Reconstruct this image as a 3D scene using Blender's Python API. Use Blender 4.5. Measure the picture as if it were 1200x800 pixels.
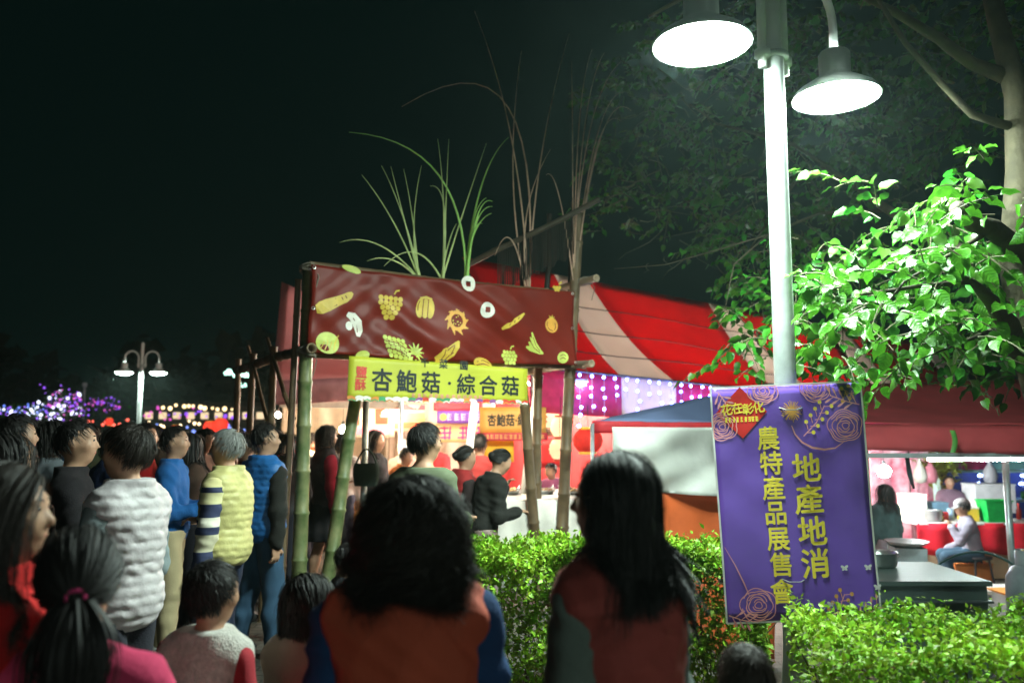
import bpy, bmesh, math, random, time
import numpy as np
from mathutils import Vector, Matrix
T0 = time.time()
random.seed(7); RNG = np.random.default_rng(7)
SC = bpy.context.scene
for _o in list(bpy.data.objects): bpy.data.objects.remove(_o)
COL = SC.collection
PI = math.pi; R = math.radians

# ------------------------------------------------------------------ camera, sky, exposure
FPX, HORIZON, EYE = 950.0, 505.0, 1.65          # focal length in px of a 1200 px wide frame
PITCH = math.atan((HORIZON - 400.0) / FPX)
cam_d = bpy.data.cameras.new('camera'); CAM = bpy.data.objects.new('camera', cam_d); COL.objects.link(CAM)
CAM.location = (0, 0, EYE); CAM.rotation_euler = (R(90) + PITCH, 0, 0)
cam_d.sensor_width = 36; cam_d.lens = FPX / 1200 * 36; cam_d.clip_start = 0.05; cam_d.clip_end = 600
cam_d.dof.use_dof = True; cam_d.dof.focus_distance = 4.5; cam_d.dof.aperture_fstop = 1.7
SC.camera = CAM
W = bpy.data.worlds.new('World'); SC.world = W; W.use_nodes = True
_bg = W.node_tree.nodes['Background']; _bg.inputs[0].default_value = (0.12, 0.56, 0.48, 1); _bg.inputs[1].default_value = 0.0066
SC.view_settings.view_transform = 'Standard'; SC.view_settings.look = 'None'
SC.view_settings.exposure = 0.2; SC.view_settings.gamma = 1.0
SC.render.resolution_x = 1024; SC.render.resolution_y = 682
SC.cycles.use_denoising = True; SC.cycles.use_adaptive_sampling = True; SC.cycles.adaptive_threshold = 0.02
SC.cycles.max_bounces = 5; SC.cycles.diffuse_bounces = 2; SC.cycles.glossy_bounces = 2
SC.cycles.transmission_bounces = 4; SC.cycles.transparent_max_bounces = 8
SC.cycles.sample_clamp_indirect = 4.0; SC.cycles.caustics_reflective = False; SC.cycles.caustics_refractive = False
LAMP_STRENGTH = 420.0

def at(px, py, Y):
    """world point seen at pixel (px, py) of the 1200x800 photograph, at depth Y"""
    u = (px - 600) / FPX; v = (400 - py) / FPX
    t = Y / (math.cos(PITCH) - v * math.sin(PITCH))
    return Vector((u * t, Y, EYE + t * (math.sin(PITCH) + v * math.cos(PITCH))))
def atz(px, py, z):
    u = (px - 600) / FPX; v = (400 - py) / FPX
    dz = math.sin(PITCH) + v * math.cos(PITCH)
    t = (z - EYE) / dz
    return Vector((u * t, t * (math.cos(PITCH) - v * math.sin(PITCH)), z))

# ------------------------------------------------------------------ materials
MATS = {}
def mat(key, col, rough=0.7, var=0.18, scale=9.0, bump=0.0, bscale=60.0, spec=0.4, metal=0.0, emit=None, estr=0.0,
        trans=0.0, island=0.0, col2=None, sheen=0.0, coat=0.0, nosample=False):
    if key in MATS: return MATS[key]
    m = bpy.data.materials.new(key); m.use_nodes = True; MATS[key] = m
    nt = m.node_tree; N = nt.nodes; L = nt.links
    b = N['Principled BSDF']
    b.inputs['Roughness'].default_value = rough; b.inputs['Metallic'].default_value = metal
    b.inputs['Specular IOR Level'].default_value = spec
    b.inputs['Sheen Weight'].default_value = sheen; b.inputs['Coat Weight'].default_value = coat
    tc = N.new('ShaderNodeTexCoord')
    nz = N.new('ShaderNodeTexNoise'); nz.inputs['Scale'].default_value = scale; nz.inputs['Detail'].default_value = 5
    L.new(tc.outputs['Object'], nz.inputs['Vector'])
    rp = N.new('ShaderNodeValToRGB'); rp.color_ramp.elements[0].position = 0.3; rp.color_ramp.elements[1].position = 0.7
    c2 = col2 or tuple(min(1, c * (1 + var)) for c in col)
    c1 = tuple(c * (1 - var) for c in col)
    rp.color_ramp.elements[0].color = (*c1, 1); rp.color_ramp.elements[1].color = (*c2, 1)
    L.new(nz.outputs['Fac'], rp.inputs['Fac'])
    out = rp.outputs['Color']
    if island:
        g = N.new('ShaderNodeNewGeometry'); hs = N.new('ShaderNodeHueSaturation')
        mr = N.new('ShaderNodeMapRange'); mr.inputs['To Min'].default_value = 1 - island; mr.inputs['To Max'].default_value = 1 + island
        L.new(g.outputs['Random Per Island'], mr.inputs['Value']); L.new(mr.outputs['Result'], hs.inputs['Value'])
        mh = N.new('ShaderNodeMapRange'); mh.inputs['To Min'].default_value = 0.47; mh.inputs['To Max'].default_value = 0.52
        L.new(g.outputs['Random Per Island'], mh.inputs['Value']); L.new(mh.outputs['Result'], hs.inputs['Hue'])
        L.new(out, hs.inputs['Color']); out = hs.outputs['Color']
    L.new(out, b.inputs['Base Color'])
    if bump:
        n2 = N.new('ShaderNodeTexNoise'); n2.inputs['Scale'].default_value = bscale; n2.inputs['Detail'].default_value = 6
        L.new(tc.outputs['Object'], n2.inputs['Vector'])
        bp = N.new('ShaderNodeBump'); bp.inputs['Strength'].default_value = bump; bp.inputs['Distance'].default_value = 0.01
        L.new(n2.outputs['Fac'], bp.inputs['Height']); L.new(bp.outputs['Normal'], b.inputs['Normal'])
    if emit:
        b.inputs['Emission Color'].default_value = (*emit, 1); b.inputs['Emission Strength'].default_value = estr
        if nosample: m.cycles.emission_sampling = 'NONE'
    if trans:
        t = N.new('ShaderNodeBsdfTranslucent'); L.new(out, t.inputs['Color'])
        mx = N.new('ShaderNodeMixShader'); mx.inputs[0].default_value = trans
        o = N['Material Output']; L.new(b.outputs[0], mx.inputs[1]); L.new(t.outputs[0], mx.inputs[2]); L.new(mx.outputs[0], o.inputs['Surface'])
    return m
def cloth(key, col, **k):
    d = dict(rough=0.85, var=0.14, scale=6, bump=0.25, bscale=120, spec=0.15, sheen=0.02); d.update(k)
    return mat('cloth_' + key, col, **d)
def bands_mat(key, bands, axis=2, lo=0.0, hi=1.0, rough=0.8, vscale=8):
    """hard colour bands along one object axis: bands = [(position 0..1, colour), ...]"""
    if key in MATS: return MATS[key]
    m = bpy.data.materials.new(key); m.use_nodes = True; MATS[key] = m
    nt = m.node_tree; N = nt.nodes; L = nt.links; b = N['Principled BSDF']; b.inputs['Roughness'].default_value = rough
    tc = N.new('ShaderNodeTexCoord'); sp = N.new('ShaderNodeSeparateXYZ'); L.new(tc.outputs['Object'], sp.inputs[0])
    mr = N.new('ShaderNodeMapRange'); mr.inputs['From Min'].default_value = lo; mr.inputs['From Max'].default_value = hi
    L.new(sp.outputs[axis], mr.inputs['Value'])
    rp = N.new('ShaderNodeValToRGB'); rp.color_ramp.interpolation = 'CONSTANT'
    el = rp.color_ramp.elements
    while len(el) > 1: el.remove(el[-1])
    el[0].position = bands[0][0]; el[0].color = (*bands[0][1], 1)
    for p, c in bands[1:]:
        e = el.new(p); e.color = (*c, 1)
    L.new(mr.outputs['Result'], rp.inputs['Fac'])
    nz = N.new('ShaderNodeTexNoise'); nz.inputs['Scale'].default_value = vscale; L.new(tc.outputs['Object'], nz.inputs['Vector'])
    hs = N.new('ShaderNodeHueSaturation'); m2 = N.new('ShaderNodeMapRange'); m2.inputs['To Min'].default_value = 0.75; m2.inputs['To Max'].default_value = 1.2
    L.new(nz.outputs['Fac'], m2.inputs['Value']); L.new(m2.outputs['Result'], hs.inputs['Value']); L.new(rp.outputs['Color'], hs.inputs['Color'])
    L.new(hs.outputs['Color'], b.inputs['Base Color'])
    return m
def glow(key, col, s, nosample=False):
    return mat('glow_' + key, (0.8, 0.8, 0.8), emit=col, estr=s, nosample=nosample, rough=0.4)

# ------------------------------------------------------------------ objects
def wloc(o):
    v = Vector((0, 0, 0))
    while o is not None: v = v + o.location; o = o.parent
    return v
def tag(o, label, cat, group=None):
    o['label'] = label; o['category'] = cat
    if group: o['group'] = group
    return o
def thing(name, label, cat, loc=(0, 0, 0), rotz=0.0, group=None):
    o = bpy.data.objects.new(name, None); COL.objects.link(o); o.empty_display_size = 0.1
    o.location = loc; o.rotation_euler = (0, 0, rotz)
    return tag(o, label, cat, group)
def link_mesh(name, me, m, parent=None, smooth=False):
    if m is not None:
        for q in (m if isinstance(m, (list, tuple)) else [m]): me.materials.append(q)
    if smooth: me.polygons.foreach_set('use_smooth', np.ones(len(me.polygons), dtype=bool))
    o = bpy.data.objects.new(name, me); COL.objects.link(o)
    if parent is not None: o.parent = parent
    return o
def np_mesh(name, V, F):
    """V (n,3) array, F (m,k) int array of equal-sided faces"""
    me = bpy.data.meshes.new(name); V = np.asarray(V, np.float32); F = np.asarray(F, np.int32)
    n, k = F.shape
    me.vertices.add(len(V)); me.vertices.foreach_set('co', V.ravel())
    me.loops.add(n * k); me.loops.foreach_set('vertex_index', F.ravel())
    me.polygons.add(n); me.polygons.foreach_set('loop_start', np.arange(0, n * k, k, dtype=np.int32))
    me.update(calc_edges=True)
    return me
class MB:
    def __init__(s): s.v = []; s.f = []
    def add(s, vs, fs):
        b = len(s.v); s.v += [tuple(p) for p in vs]; s.f += [tuple(i + b for i in f) for f in fs]; return s
    def box(s, c, size, rotz=0.0, M=None):
        hx, hy, hz = size[0] / 2, size[1] / 2, size[2] / 2
        vs = [Vector((x, y, z)) for x in (-hx, hx) for y in (-hy, hy) for z in (-hz, hz)]
        Q = M if M is not None else Matrix.Rotation(rotz, 3, 'Z')
        return s.add([Q @ p + Vector(c) for p in vs], [(0, 1, 3, 2), (4, 6, 7, 5), (0, 4, 5, 1), (2, 3, 7, 6), (0, 2, 6, 4), (1, 5, 7, 3)])
    def tube(s, pts, rad, n=8, cap=True):
        pts = [Vector(p) for p in pts]; m = len(pts)
        rad = [rad] * m if not hasattr(rad, '__len__') else list(rad)
        vs = []; fs = []; up = None
        for i, p in enumerate(pts):
            t = (pts[min(i + 1, m - 1)] - pts[max(i - 1, 0)])
            if t.length < 1e-9: t = Vector((0, 0, 1))
            t.normalize()
            if up is None: up = Vector((0, 0, 1)) if abs(t.z) < 0.9 else Vector((1, 0, 0))
            a = t.cross(up); 
            if a.length < 1e-6: a = t.orthogonal()
            a.normalize(); b = t.cross(a); up = -b if False else a.cross(t)
            for k in range(n):
                q = 2 * PI * k / n
                vs.append(p + (a * math.cos(q) + b * math.sin(q)) * rad[i])
        for i in range(m - 1):
            for k in range(n):
                k2 = (k + 1) % n
                fs.append((i * n + k, i * n + k2, (i + 1) * n + k2, (i + 1) * n + k))
        if cap: fs.append(tuple(range(n - 1, -1, -1))); fs.append(tuple((m - 1) * n + k for k in range(n)))
        return s.add(vs, fs)
    def lathe(s, prof, c=(0, 0, 0), n=20, M=None, cap0=False, cap1=False):
        vs = []; fs = []; m = len(prof); Q = M if M is not None else Matrix.Identity(3)
        for r, z in prof:
            for k in range(n):
                q = 2 * PI * k / n; vs.append(Q @ Vector((r * math.cos(q), r * math.sin(q), z)) + Vector(c))
        for i in range(m - 1):
            for k in range(n):
                k2 = (k + 1) % n; fs.append((i * n + k, i * n + k2, (i + 1) * n + k2, (i + 1) * n + k))
        if cap0: fs.append(tuple(range(n - 1, -1, -1)))
        if cap1: fs.append(tuple((m - 1) * n + k for k in range(n)))
        return s.add(vs, fs)
    def grid(s, fn, nu, nv, thick=0.0):
        P = [[Vector(fn(i / nu, j / nv)) for j in range(nv + 1)] for i in range(nu + 1)]
        vs = [p for r in P for p in r]; w = nv + 1
        fs = [(i * w + j, (i + 1) * w + j, (i + 1) * w + j + 1, i * w + j + 1) for i in range(nu) for j in range(nv)]
        if thick:
            n0 = len(vs); back = []
            for i in range(nu + 1):
                for j in range(nv + 1):
                    a = P[min(i + 1, nu)][j] - P[max(i - 1, 0)][j]; b = P[i][min(j + 1, nv)] - P[i][max(j - 1, 0)]
                    nn = a.cross(b); nn.normalize(); back.append(P[i][j] - nn * thick)
            vs += back; fs += [tuple(n0 + q for q in reversed(f)) for f in fs]
            rim = [i * w for i in range(nu + 1)] + [nu * w + j for j in range(1, nv + 1)] + [i * w + nv for i in range(nu - 1, -1, -1)] + [j for j in range(nv - 1, 0, -1)]
            for q in range(len(rim)):
                a, b = rim[q], rim[(q + 1) % len(rim)]; fs.append((b, a, n0 + a, n0 + b))
        return s.add(vs, fs)
    def sphere(s, c, r, nu=8, nv=6, M=None):
        r = r if hasattr(r, '__len__') else (r, r, r)
        Q = M if M is not None else Matrix.Identity(3)
        vs = [Q @ Vector((0, 0, -r[2])) + Vector(c)]; fs = []
        for j in range(1, nv):
            a = PI * j / nv - PI / 2
            for i in range(nu):
                q = 2 * PI * i / nu; vs.append(Q @ Vector((r[0] * math.cos(a) * math.cos(q), r[1] * math.cos(a) * math.sin(q), r[2] * math.sin(a))) + Vector(c))
        vs.append(Q @ Vector((0, 0, r[2])) + Vector(c)); top = len(vs) - 1
        for i in range(nu):
            fs.append((0, 1 + (i + 1) % nu, 1 + i)); b = 1 + (nv - 2) * nu; fs.append((top, b + i, b + (i + 1) % nu))
        for j in range(nv - 2):
            for i in range(nu):
                a = 1 + j * nu; fs.append((a + i, a + (i + 1) % nu, a + nu + (i + 1) % nu, a + nu + i))
        return s.add(vs, fs)
    def build(s, name, m, parent=None, smooth=False, local=False, bevel=0.0):
        me = bpy.data.meshes.new(name)
        V = s.v
        if not local:
            if parent is not None: o0 = wloc(parent)
            else:
                A = np.array(V); o0 = Vector(((A[:, 0].min() + A[:, 0].max()) / 2, (A[:, 1].min() + A[:, 1].max()) / 2, A[:, 2].min()))
            V = [(p[0] - o0[0], p[1] - o0[1], p[2] - o0[2]) for p in V]
        me.from_pydata(V, [], s.f); me.update()
        if bevel:
            bm = bmesh.new(); bm.from_mesh(me)
            bmesh.ops.bevel(bm, geom=bm.edges[:], offset=bevel, segments=2, affect='EDGES', profile=0.6); bm.to_mesh(me); bm.free()
        o = link_mesh(name, me, m, parent, smooth)
        if not local and parent is None: o.location = o0
        return o
def struct(o): o['kind'] = 'structure'; return o
def stuff(o): o['kind'] = 'stuff'; return o
def box(name, m, c, size, parent=None, rotz=0.0, bevel=0.006):
    return MB().box(c, size, rotz).build(name, m, parent, bevel=bevel)
def bez(p0, p1, p2, n=12):
    p0, p1, p2 = Vector(p0), Vector(p1), Vector(p2)
    return [p0 * (1 - t) ** 2 + p1 * 2 * t * (1 - t) + p2 * t * t for t in [i / n for i in range(n + 1)]]
def wobble(a, b, n=8, amp=0.02, seed=0):
    a, b = Vector(a), Vector(b); r = random.Random(seed); L = (b - a).length
    ph = [r.uniform(0, 6.28) for _ in range(4)]
    return [a.lerp(b, t) + Vector((math.sin(t * 4 + ph[0]), math.sin(t * 5 + ph[1]), 0.4 * math.sin(t * 6 + ph[2]))) * amp * math.sin(PI * t) for t in [i / n for i in range(n + 1)]]

# ------------------------------------------------------------------ flat print (strokes, discs, polygons, text) mapped on a surface
class Flat:
    def __init__(s): s.v = []; s.f = []
    def add(s, vs, fs):
        b = len(s.v); s.v += [tuple(p) for p in vs]; s.f += [tuple(i + b for i in f) for f in fs]; return s
    def stroke(s, pts, w, closed=False):
        n = len(pts); vs = []; fs = []
        for i in range(n):
            a = pts[(i - 1) % n if closed else max(i - 1, 0)]; b = pts[(i + 1) % n if closed else min(i + 1, n - 1)]
            dx, dy = b[0] - a[0], b[1] - a[1]; l = math.hypot(dx, dy) or 1
            ww = w[i] if hasattr(w, '__len__') else w
            vs += [(pts[i][0] - dy / l * ww / 2, pts[i][1] + dx / l * ww / 2), (pts[i][0] + dy / l * ww / 2, pts[i][1] - dx / l * ww / 2)]
        for i in range(n if closed else n - 1):
            j = (i + 1) % n; fs.append((2 * i, 2 * i + 1, 2 * j + 1, 2 * j))
        return s.add(vs, fs)
    def disc(s, c, rx, ry=None, a=0.0, n=14):
        ry = ry or rx; ca, sa = math.cos(a), math.sin(a)
        vs = [c] + [(c[0] + rx * math.cos(q) * ca - ry * math.sin(q) * sa, c[1] + rx * math.cos(q) * sa + ry * math.sin(q) * ca) for q in [2 * PI * k / n for k in range(n)]]
        return s.add(vs, [(0, 1 + k, 1 + (k + 1) % n) for k in range(n)])
    def ring(s, c, r, w, n=18): return s.stroke([(c[0] + r * math.cos(2 * PI * k / n), c[1] + r * math.sin(2 * PI * k / n)) for k in range(n)], w, True)
    def rect(s, x0, y0, x1, y1): return s.add([(x0, y0), (x1, y0), (x1, y1), (x0, y1)], [(0, 1, 2, 3)])
    def quad(s, p, n=8):
        L = lambda a, b, t: (a[0] + (b[0] - a[0]) * t, a[1] + (b[1] - a[1]) * t)
        return s.add([L(L(p[0], p[1], i / n), L(p[3], p[2], i / n), j / n) for i in range(n + 1) for j in range(n + 1)], [(i * (n + 1) + j, (i + 1) * (n + 1) + j, (i + 1) * (n + 1) + j + 1, i * (n + 1) + j + 1) for i in range(n) for j in range(n)])
    def poly(s, pts): return s.add(pts, [tuple(range(len(pts)))])
    def text(s, body, c, hgt, bold=0.0, rot=0.0, sx=1.0, shear=0.0):
        V, F = text2d(body, 0.0)
        if not len(V): return s
        A = np.array(V); mn, mx = A.min(0), A.max(0); cx, cy = (mn + mx) / 2; k = hgt / TEXT_H
        ca, sa = math.cos(rot), math.sin(rot)
        for i, (ox, oy) in enumerate([(0, 0), (bold, 0), (-bold, 0), (0, bold), (0, -bold)] if bold else [(0, 0)]):
            s.add([(c[0] + ((x - cx + ox) * ca * sx - (y - TEXT_MID + oy) * sa) * k, c[1] + ((x - cx + ox) * sa * sx + (y - TEXT_MID + oy) * ca) * k, i * .0002) for x, y in V], F)
        return s
    def build(s, name, m, parent, mp, lift=0.003):
        V = [mp(p[0], p[1], lift + (p[2] if len(p) > 2 else 0)) for p in s.v]
        o0 = wloc(parent); me = bpy.data.meshes.new(name)
        me.from_pydata([(p[0] - o0[0], p[1] - o0[1], p[2] - o0[2]) for p in V], [], s.f); me.update()
        return link_mesh(name, me, m, parent)
_TX = {}; TEXT_H = 1.0; TEXT_MID = 0.38
def text2d(body, bold):
    k = (body, bold)
    if k in _TX: return _TX[k]
    cu = bpy.data.curves.new('t', 'FONT'); cu.body = body; cu.size = 1.0; cu.offset = bold; cu.resolution_u = 3
    ob = bpy.data.objects.new('t', cu); me = bpy.data.meshes.new_from_object(ob)
    V = [(v.co.x, v.co.y) for v in me.vertices]; F = [tuple(p.vertices) for p in me.polygons]
    bpy.data.objects.remove(ob); bpy.data.curves.remove(cu); bpy.data.meshes.remove(me)
    _TX[k] = (V, F); return _TX[k]
def plane_map(o, ux, uy):
    o, ux, uy = Vector(o), Vector(ux), Vector(uy); n = ux.cross(uy); n.normalize()
    return lambda x, y, w=0.0: o + ux * x + uy * y + n * w
def glyphs(fl, x0, y0, x1, y1, n, w, rnd):
    """rows of small unreadable character-like marks"""
    st = (x1 - x0) / n
    for i in range(n):
        a = x0 + st * (i + 0.12); b = x0 + st * (i + 0.88)
        for k in range(3):
            yy = y0 + (y1 - y0) * (0.15 + 0.35 * k); fl.stroke([(a + rnd.random() * st * 0.2, yy), (b - rnd.random() * st * 0.2, yy)], w)
        for k in range(2):
            xx = a + (b - a) * rnd.choice((0.2, 0.5, 0.8)); fl.stroke([(xx, y0), (xx + st * rnd.uniform(-0.1, 0.1), y1)], w)
# ------------------------------------------------------------------ people: signed distance bodies meshed with surface nets
def rc(a, b, ra, rb, k=0.03): return ('rc', np.array(a, float), np.array(b, float), ra, rb, k)
def el(c, r, M=None, k=0.03): return ('el', np.array(c, float), np.array(r, float), np.array(M, float) if M is not None else np.eye(3), 0, k)
def prim_d(p, X, Y, Z, infl):
    if p[0] == 'rc':
        a, b, ra, rb = p[1], p[2], p[3] + infl, p[4] + infl; ab = b - a; L2 = ab @ ab + 1e-9
        x, y, z = X - a[0], Y - a[1], Z - a[2]
        t = np.clip((x * ab[0] + y * ab[1] + z * ab[2]) / L2, 0, 1)
        return np.sqrt((x - t * ab[0]) ** 2 + (y - t * ab[1]) ** 2 + (z - t * ab[2]) ** 2) - (ra + t * (rb - ra))
    c, r, M = p[1], p[2] + infl, p[3]
    x, y, z = X - c[0], Y - c[1], Z - c[2]
    a = (M[0, 0] * x + M[1, 0] * y + M[2, 0] * z) / r[0]; b = (M[0, 1] * x + M[1, 1] * y + M[2, 1] * z) / r[1]; d = (M[0, 2] * x + M[1, 2] * y + M[2, 2] * z) / r[2]
    k0 = np.sqrt(a * a + b * b + d * d) + 1e-9; k1 = np.sqrt((a / r[0]) ** 2 + (b / r[1]) ** 2 + (d / r[2]) ** 2) + 1e-9
    return k0 * (k0 - 1) / k1
def prim_box(p, infl):
    if p[0] == 'rc':
        A = np.minimum(p[1] - p[3], p[2] - p[4]) - infl; B = np.maximum(p[1] + p[3], p[2] + p[4]) + infl
    else:
        m = np.abs(p[3]) @ (p[2] + infl); A = p[1] - m; B = p[1] + m
    return A, B
def nets(D, o, h):
    S = D < 0; nx, ny, nz = D.shape
    cs = [(i, j, k) for i in (0, 1) for j in (0, 1) for k in (0, 1)]
    cnt = np.zeros((nx - 1, ny - 1, nz - 1), np.int8)
    for i, j, k in cs: cnt += S[i:nx - 1 + i, j:ny - 1 + j, k:nz - 1 + k]
    act = (cnt > 0) & (cnt < 8); idx = np.argwhere(act); n = len(idx)
    vid = np.full(act.shape, -1, np.int32); vid[act] = np.arange(n)
    pos = np.zeros((n, 3)); w = np.zeros(n)
    for a in cs:
        for ax in range(3):
            if a[ax]: continue
            b = list(a); b[ax] = 1
            da = D[idx[:, 0] + a[0], idx[:, 1] + a[1], idx[:, 2] + a[2]]; db = D[idx[:, 0] + b[0], idx[:, 1] + b[1], idx[:, 2] + b[2]]
            m = (da < 0) != (db < 0); t = da[m] / (da[m] - db[m])
            p = np.tile(np.array(a, float), (m.sum(), 1)); p[:, ax] += t; pos[m] += p; w[m] += 1
    V = o + h * (idx + pos / w[:, None]); F = []
    for ax in range(3):
        u, v = (ax + 1) % 3, (ax + 2) % 3
        sl0 = [slice(1, -1)] * 3; sl1 = [slice(1, -1)] * 3; sl0[ax] = slice(0, -1); sl1[ax] = slice(1, None)
        s0 = S[tuple(sl0)]; e = np.argwhere(s0 != S[tuple(sl1)])
        if not len(e): continue
        off = np.array([1, 1, 1]); off[ax] = 0; fl = ~s0[e[:, 0], e[:, 1], e[:, 2]]; e = e + off
        def vv(du, dv):
            q = e.copy(); q[:, u] -= du; q[:, v] -= dv; return vid[q[:, 0], q[:, 1], q[:, 2]]
        Q = np.stack([vv(1, 1), vv(0, 1), vv(0, 0), vv(1, 0)], 1); Q[fl] = Q[fl][:, ::-1]; F.append(Q)
    return V, np.concatenate(F)
def sdf_obj(name, prims, m, parent, h, infl=0.0, post=None):
    bs = [prim_box(p, infl) for p in prims]
    A = np.min([b[0] for b in bs], 0) - 3 * h; B = np.max([b[1] for b in bs], 0) + 3 * h
    n = np.ceil((B - A) / h).astype(int) + 1
    ax = [A[i] + h * np.arange(n[i]) for i in range(3)]
    D = np.full(n, 0.09)
    for p, (a, b) in zip(prims, bs):
        mar = 0.07
        s = [slice(max(0, int((a[i] - mar - A[i]) / h)), min(n[i], int((b[i] + mar - A[i]) / h) + 2)) for i in range(3)]
        X = ax[0][s[0]][:, None, None]; Y = ax[1][s[1]][None, :, None]; Z = ax[2][s[2]][None, None, :]
        d = prim_d(p, X, Y, Z, infl); k = p[5]; d0 = D[tuple(s)]
        hh = np.maximum(k - np.abs(d0 - d), 0) / k; D[tuple(s)] = np.minimum(d0, d) - hh * hh * k * 0.25
    if post is not None: D = post(D, ax[0][:, None, None], ax[1][None, :, None], ax[2][None, None, :])
    V, F = nets(D, A, h)
    return link_mesh(name, np_mesh(name, V, F), m, parent, True)
def wrinkle(amp, seed, fz=1.0):
    r = np.random.default_rng(seed); K = r.normal(0, 1, (6, 3)) * np.array([17, 17, 26 * fz]); ph = r.uniform(0, 6.28, 6)
    def f(X, Y, Z):
        s = 0
        for i in range(6): s = s + 1.2 * np.abs(np.sin(K[i, 0] * X + K[i, 1] * Y + K[i, 2] * Z + ph[i] + 1.5 * np.sin(9 * Z + 7 * X + ph[i]))) - .75
        return amp * s / 3
    return f
def rx(a): c, s = math.cos(a), math.sin(a); return np.array([[1, 0, 0], [0, c, -s], [0, s, c]])
def rz(a): c, s = math.cos(a), math.sin(a); return np.array([[c, -s, 0], [s, c, 0], [0, 0, 1]])
def unit(v): v = np.array(v, float); return v / np.linalg.norm(v)
ARMS = {'down': ((.16, .02, -1), (.04, .16, -1)), 'bent': ((.2, .12, -1), (-.25, .95, .12)), 'up': ((.22, .35, -1), (-.25, .6, .8)),
        'cross': ((.12, .2, -1), (-.8, .55, .1)), 'phone': ((.2, .3, -1), (-.3, .8, .45)), 'back': ((.22, -.1, -1), (.0, -.05, -1)), 'reach': ((.15, .55, -.7), (-.05, 1, -.25)),
        'mouth': ((.25, .75, -.75), (-.45, .35, .85)), 'knee': ((.12, .3, -1), (-.05, .9, -.45))}
def strands(name, P, m, parent, width, normals_from):
    """P (n, s, 3) strand points -> one mesh of ribbons facing outwards"""
    n, s, _ = P.shape
    T = np.gradient(P, axis=1); T /= np.linalg.norm(T, axis=2, keepdims=True) + 1e-9
    O = P - normals_from; O /= np.linalg.norm(O, axis=2, keepdims=True) + 1e-9
    O = O + RNG.normal(0, 0.45, (n, 1, 3))
    Wd = np.cross(T, O); Wd /= np.linalg.norm(Wd, axis=2, keepdims=True) + 1e-9
    prof = np.linspace(1, 0.25, s)[None, :, None] * width / 2 * RNG.uniform(.6, 1.4, (n, 1, 1))
    V = np.stack([P - Wd * prof, P + Wd * prof], 2).reshape(-1, 3)
    base = (np.arange(n)[:, None] * s + np.arange(s - 1)[None, :]).ravel() * 2
    F = np.stack([base, base + 1, base + 3, base + 2], 1)
    o = link_mesh(name, np_mesh(name, V, F), m, parent, True)
    return o
BPUSH = 0.03
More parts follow.
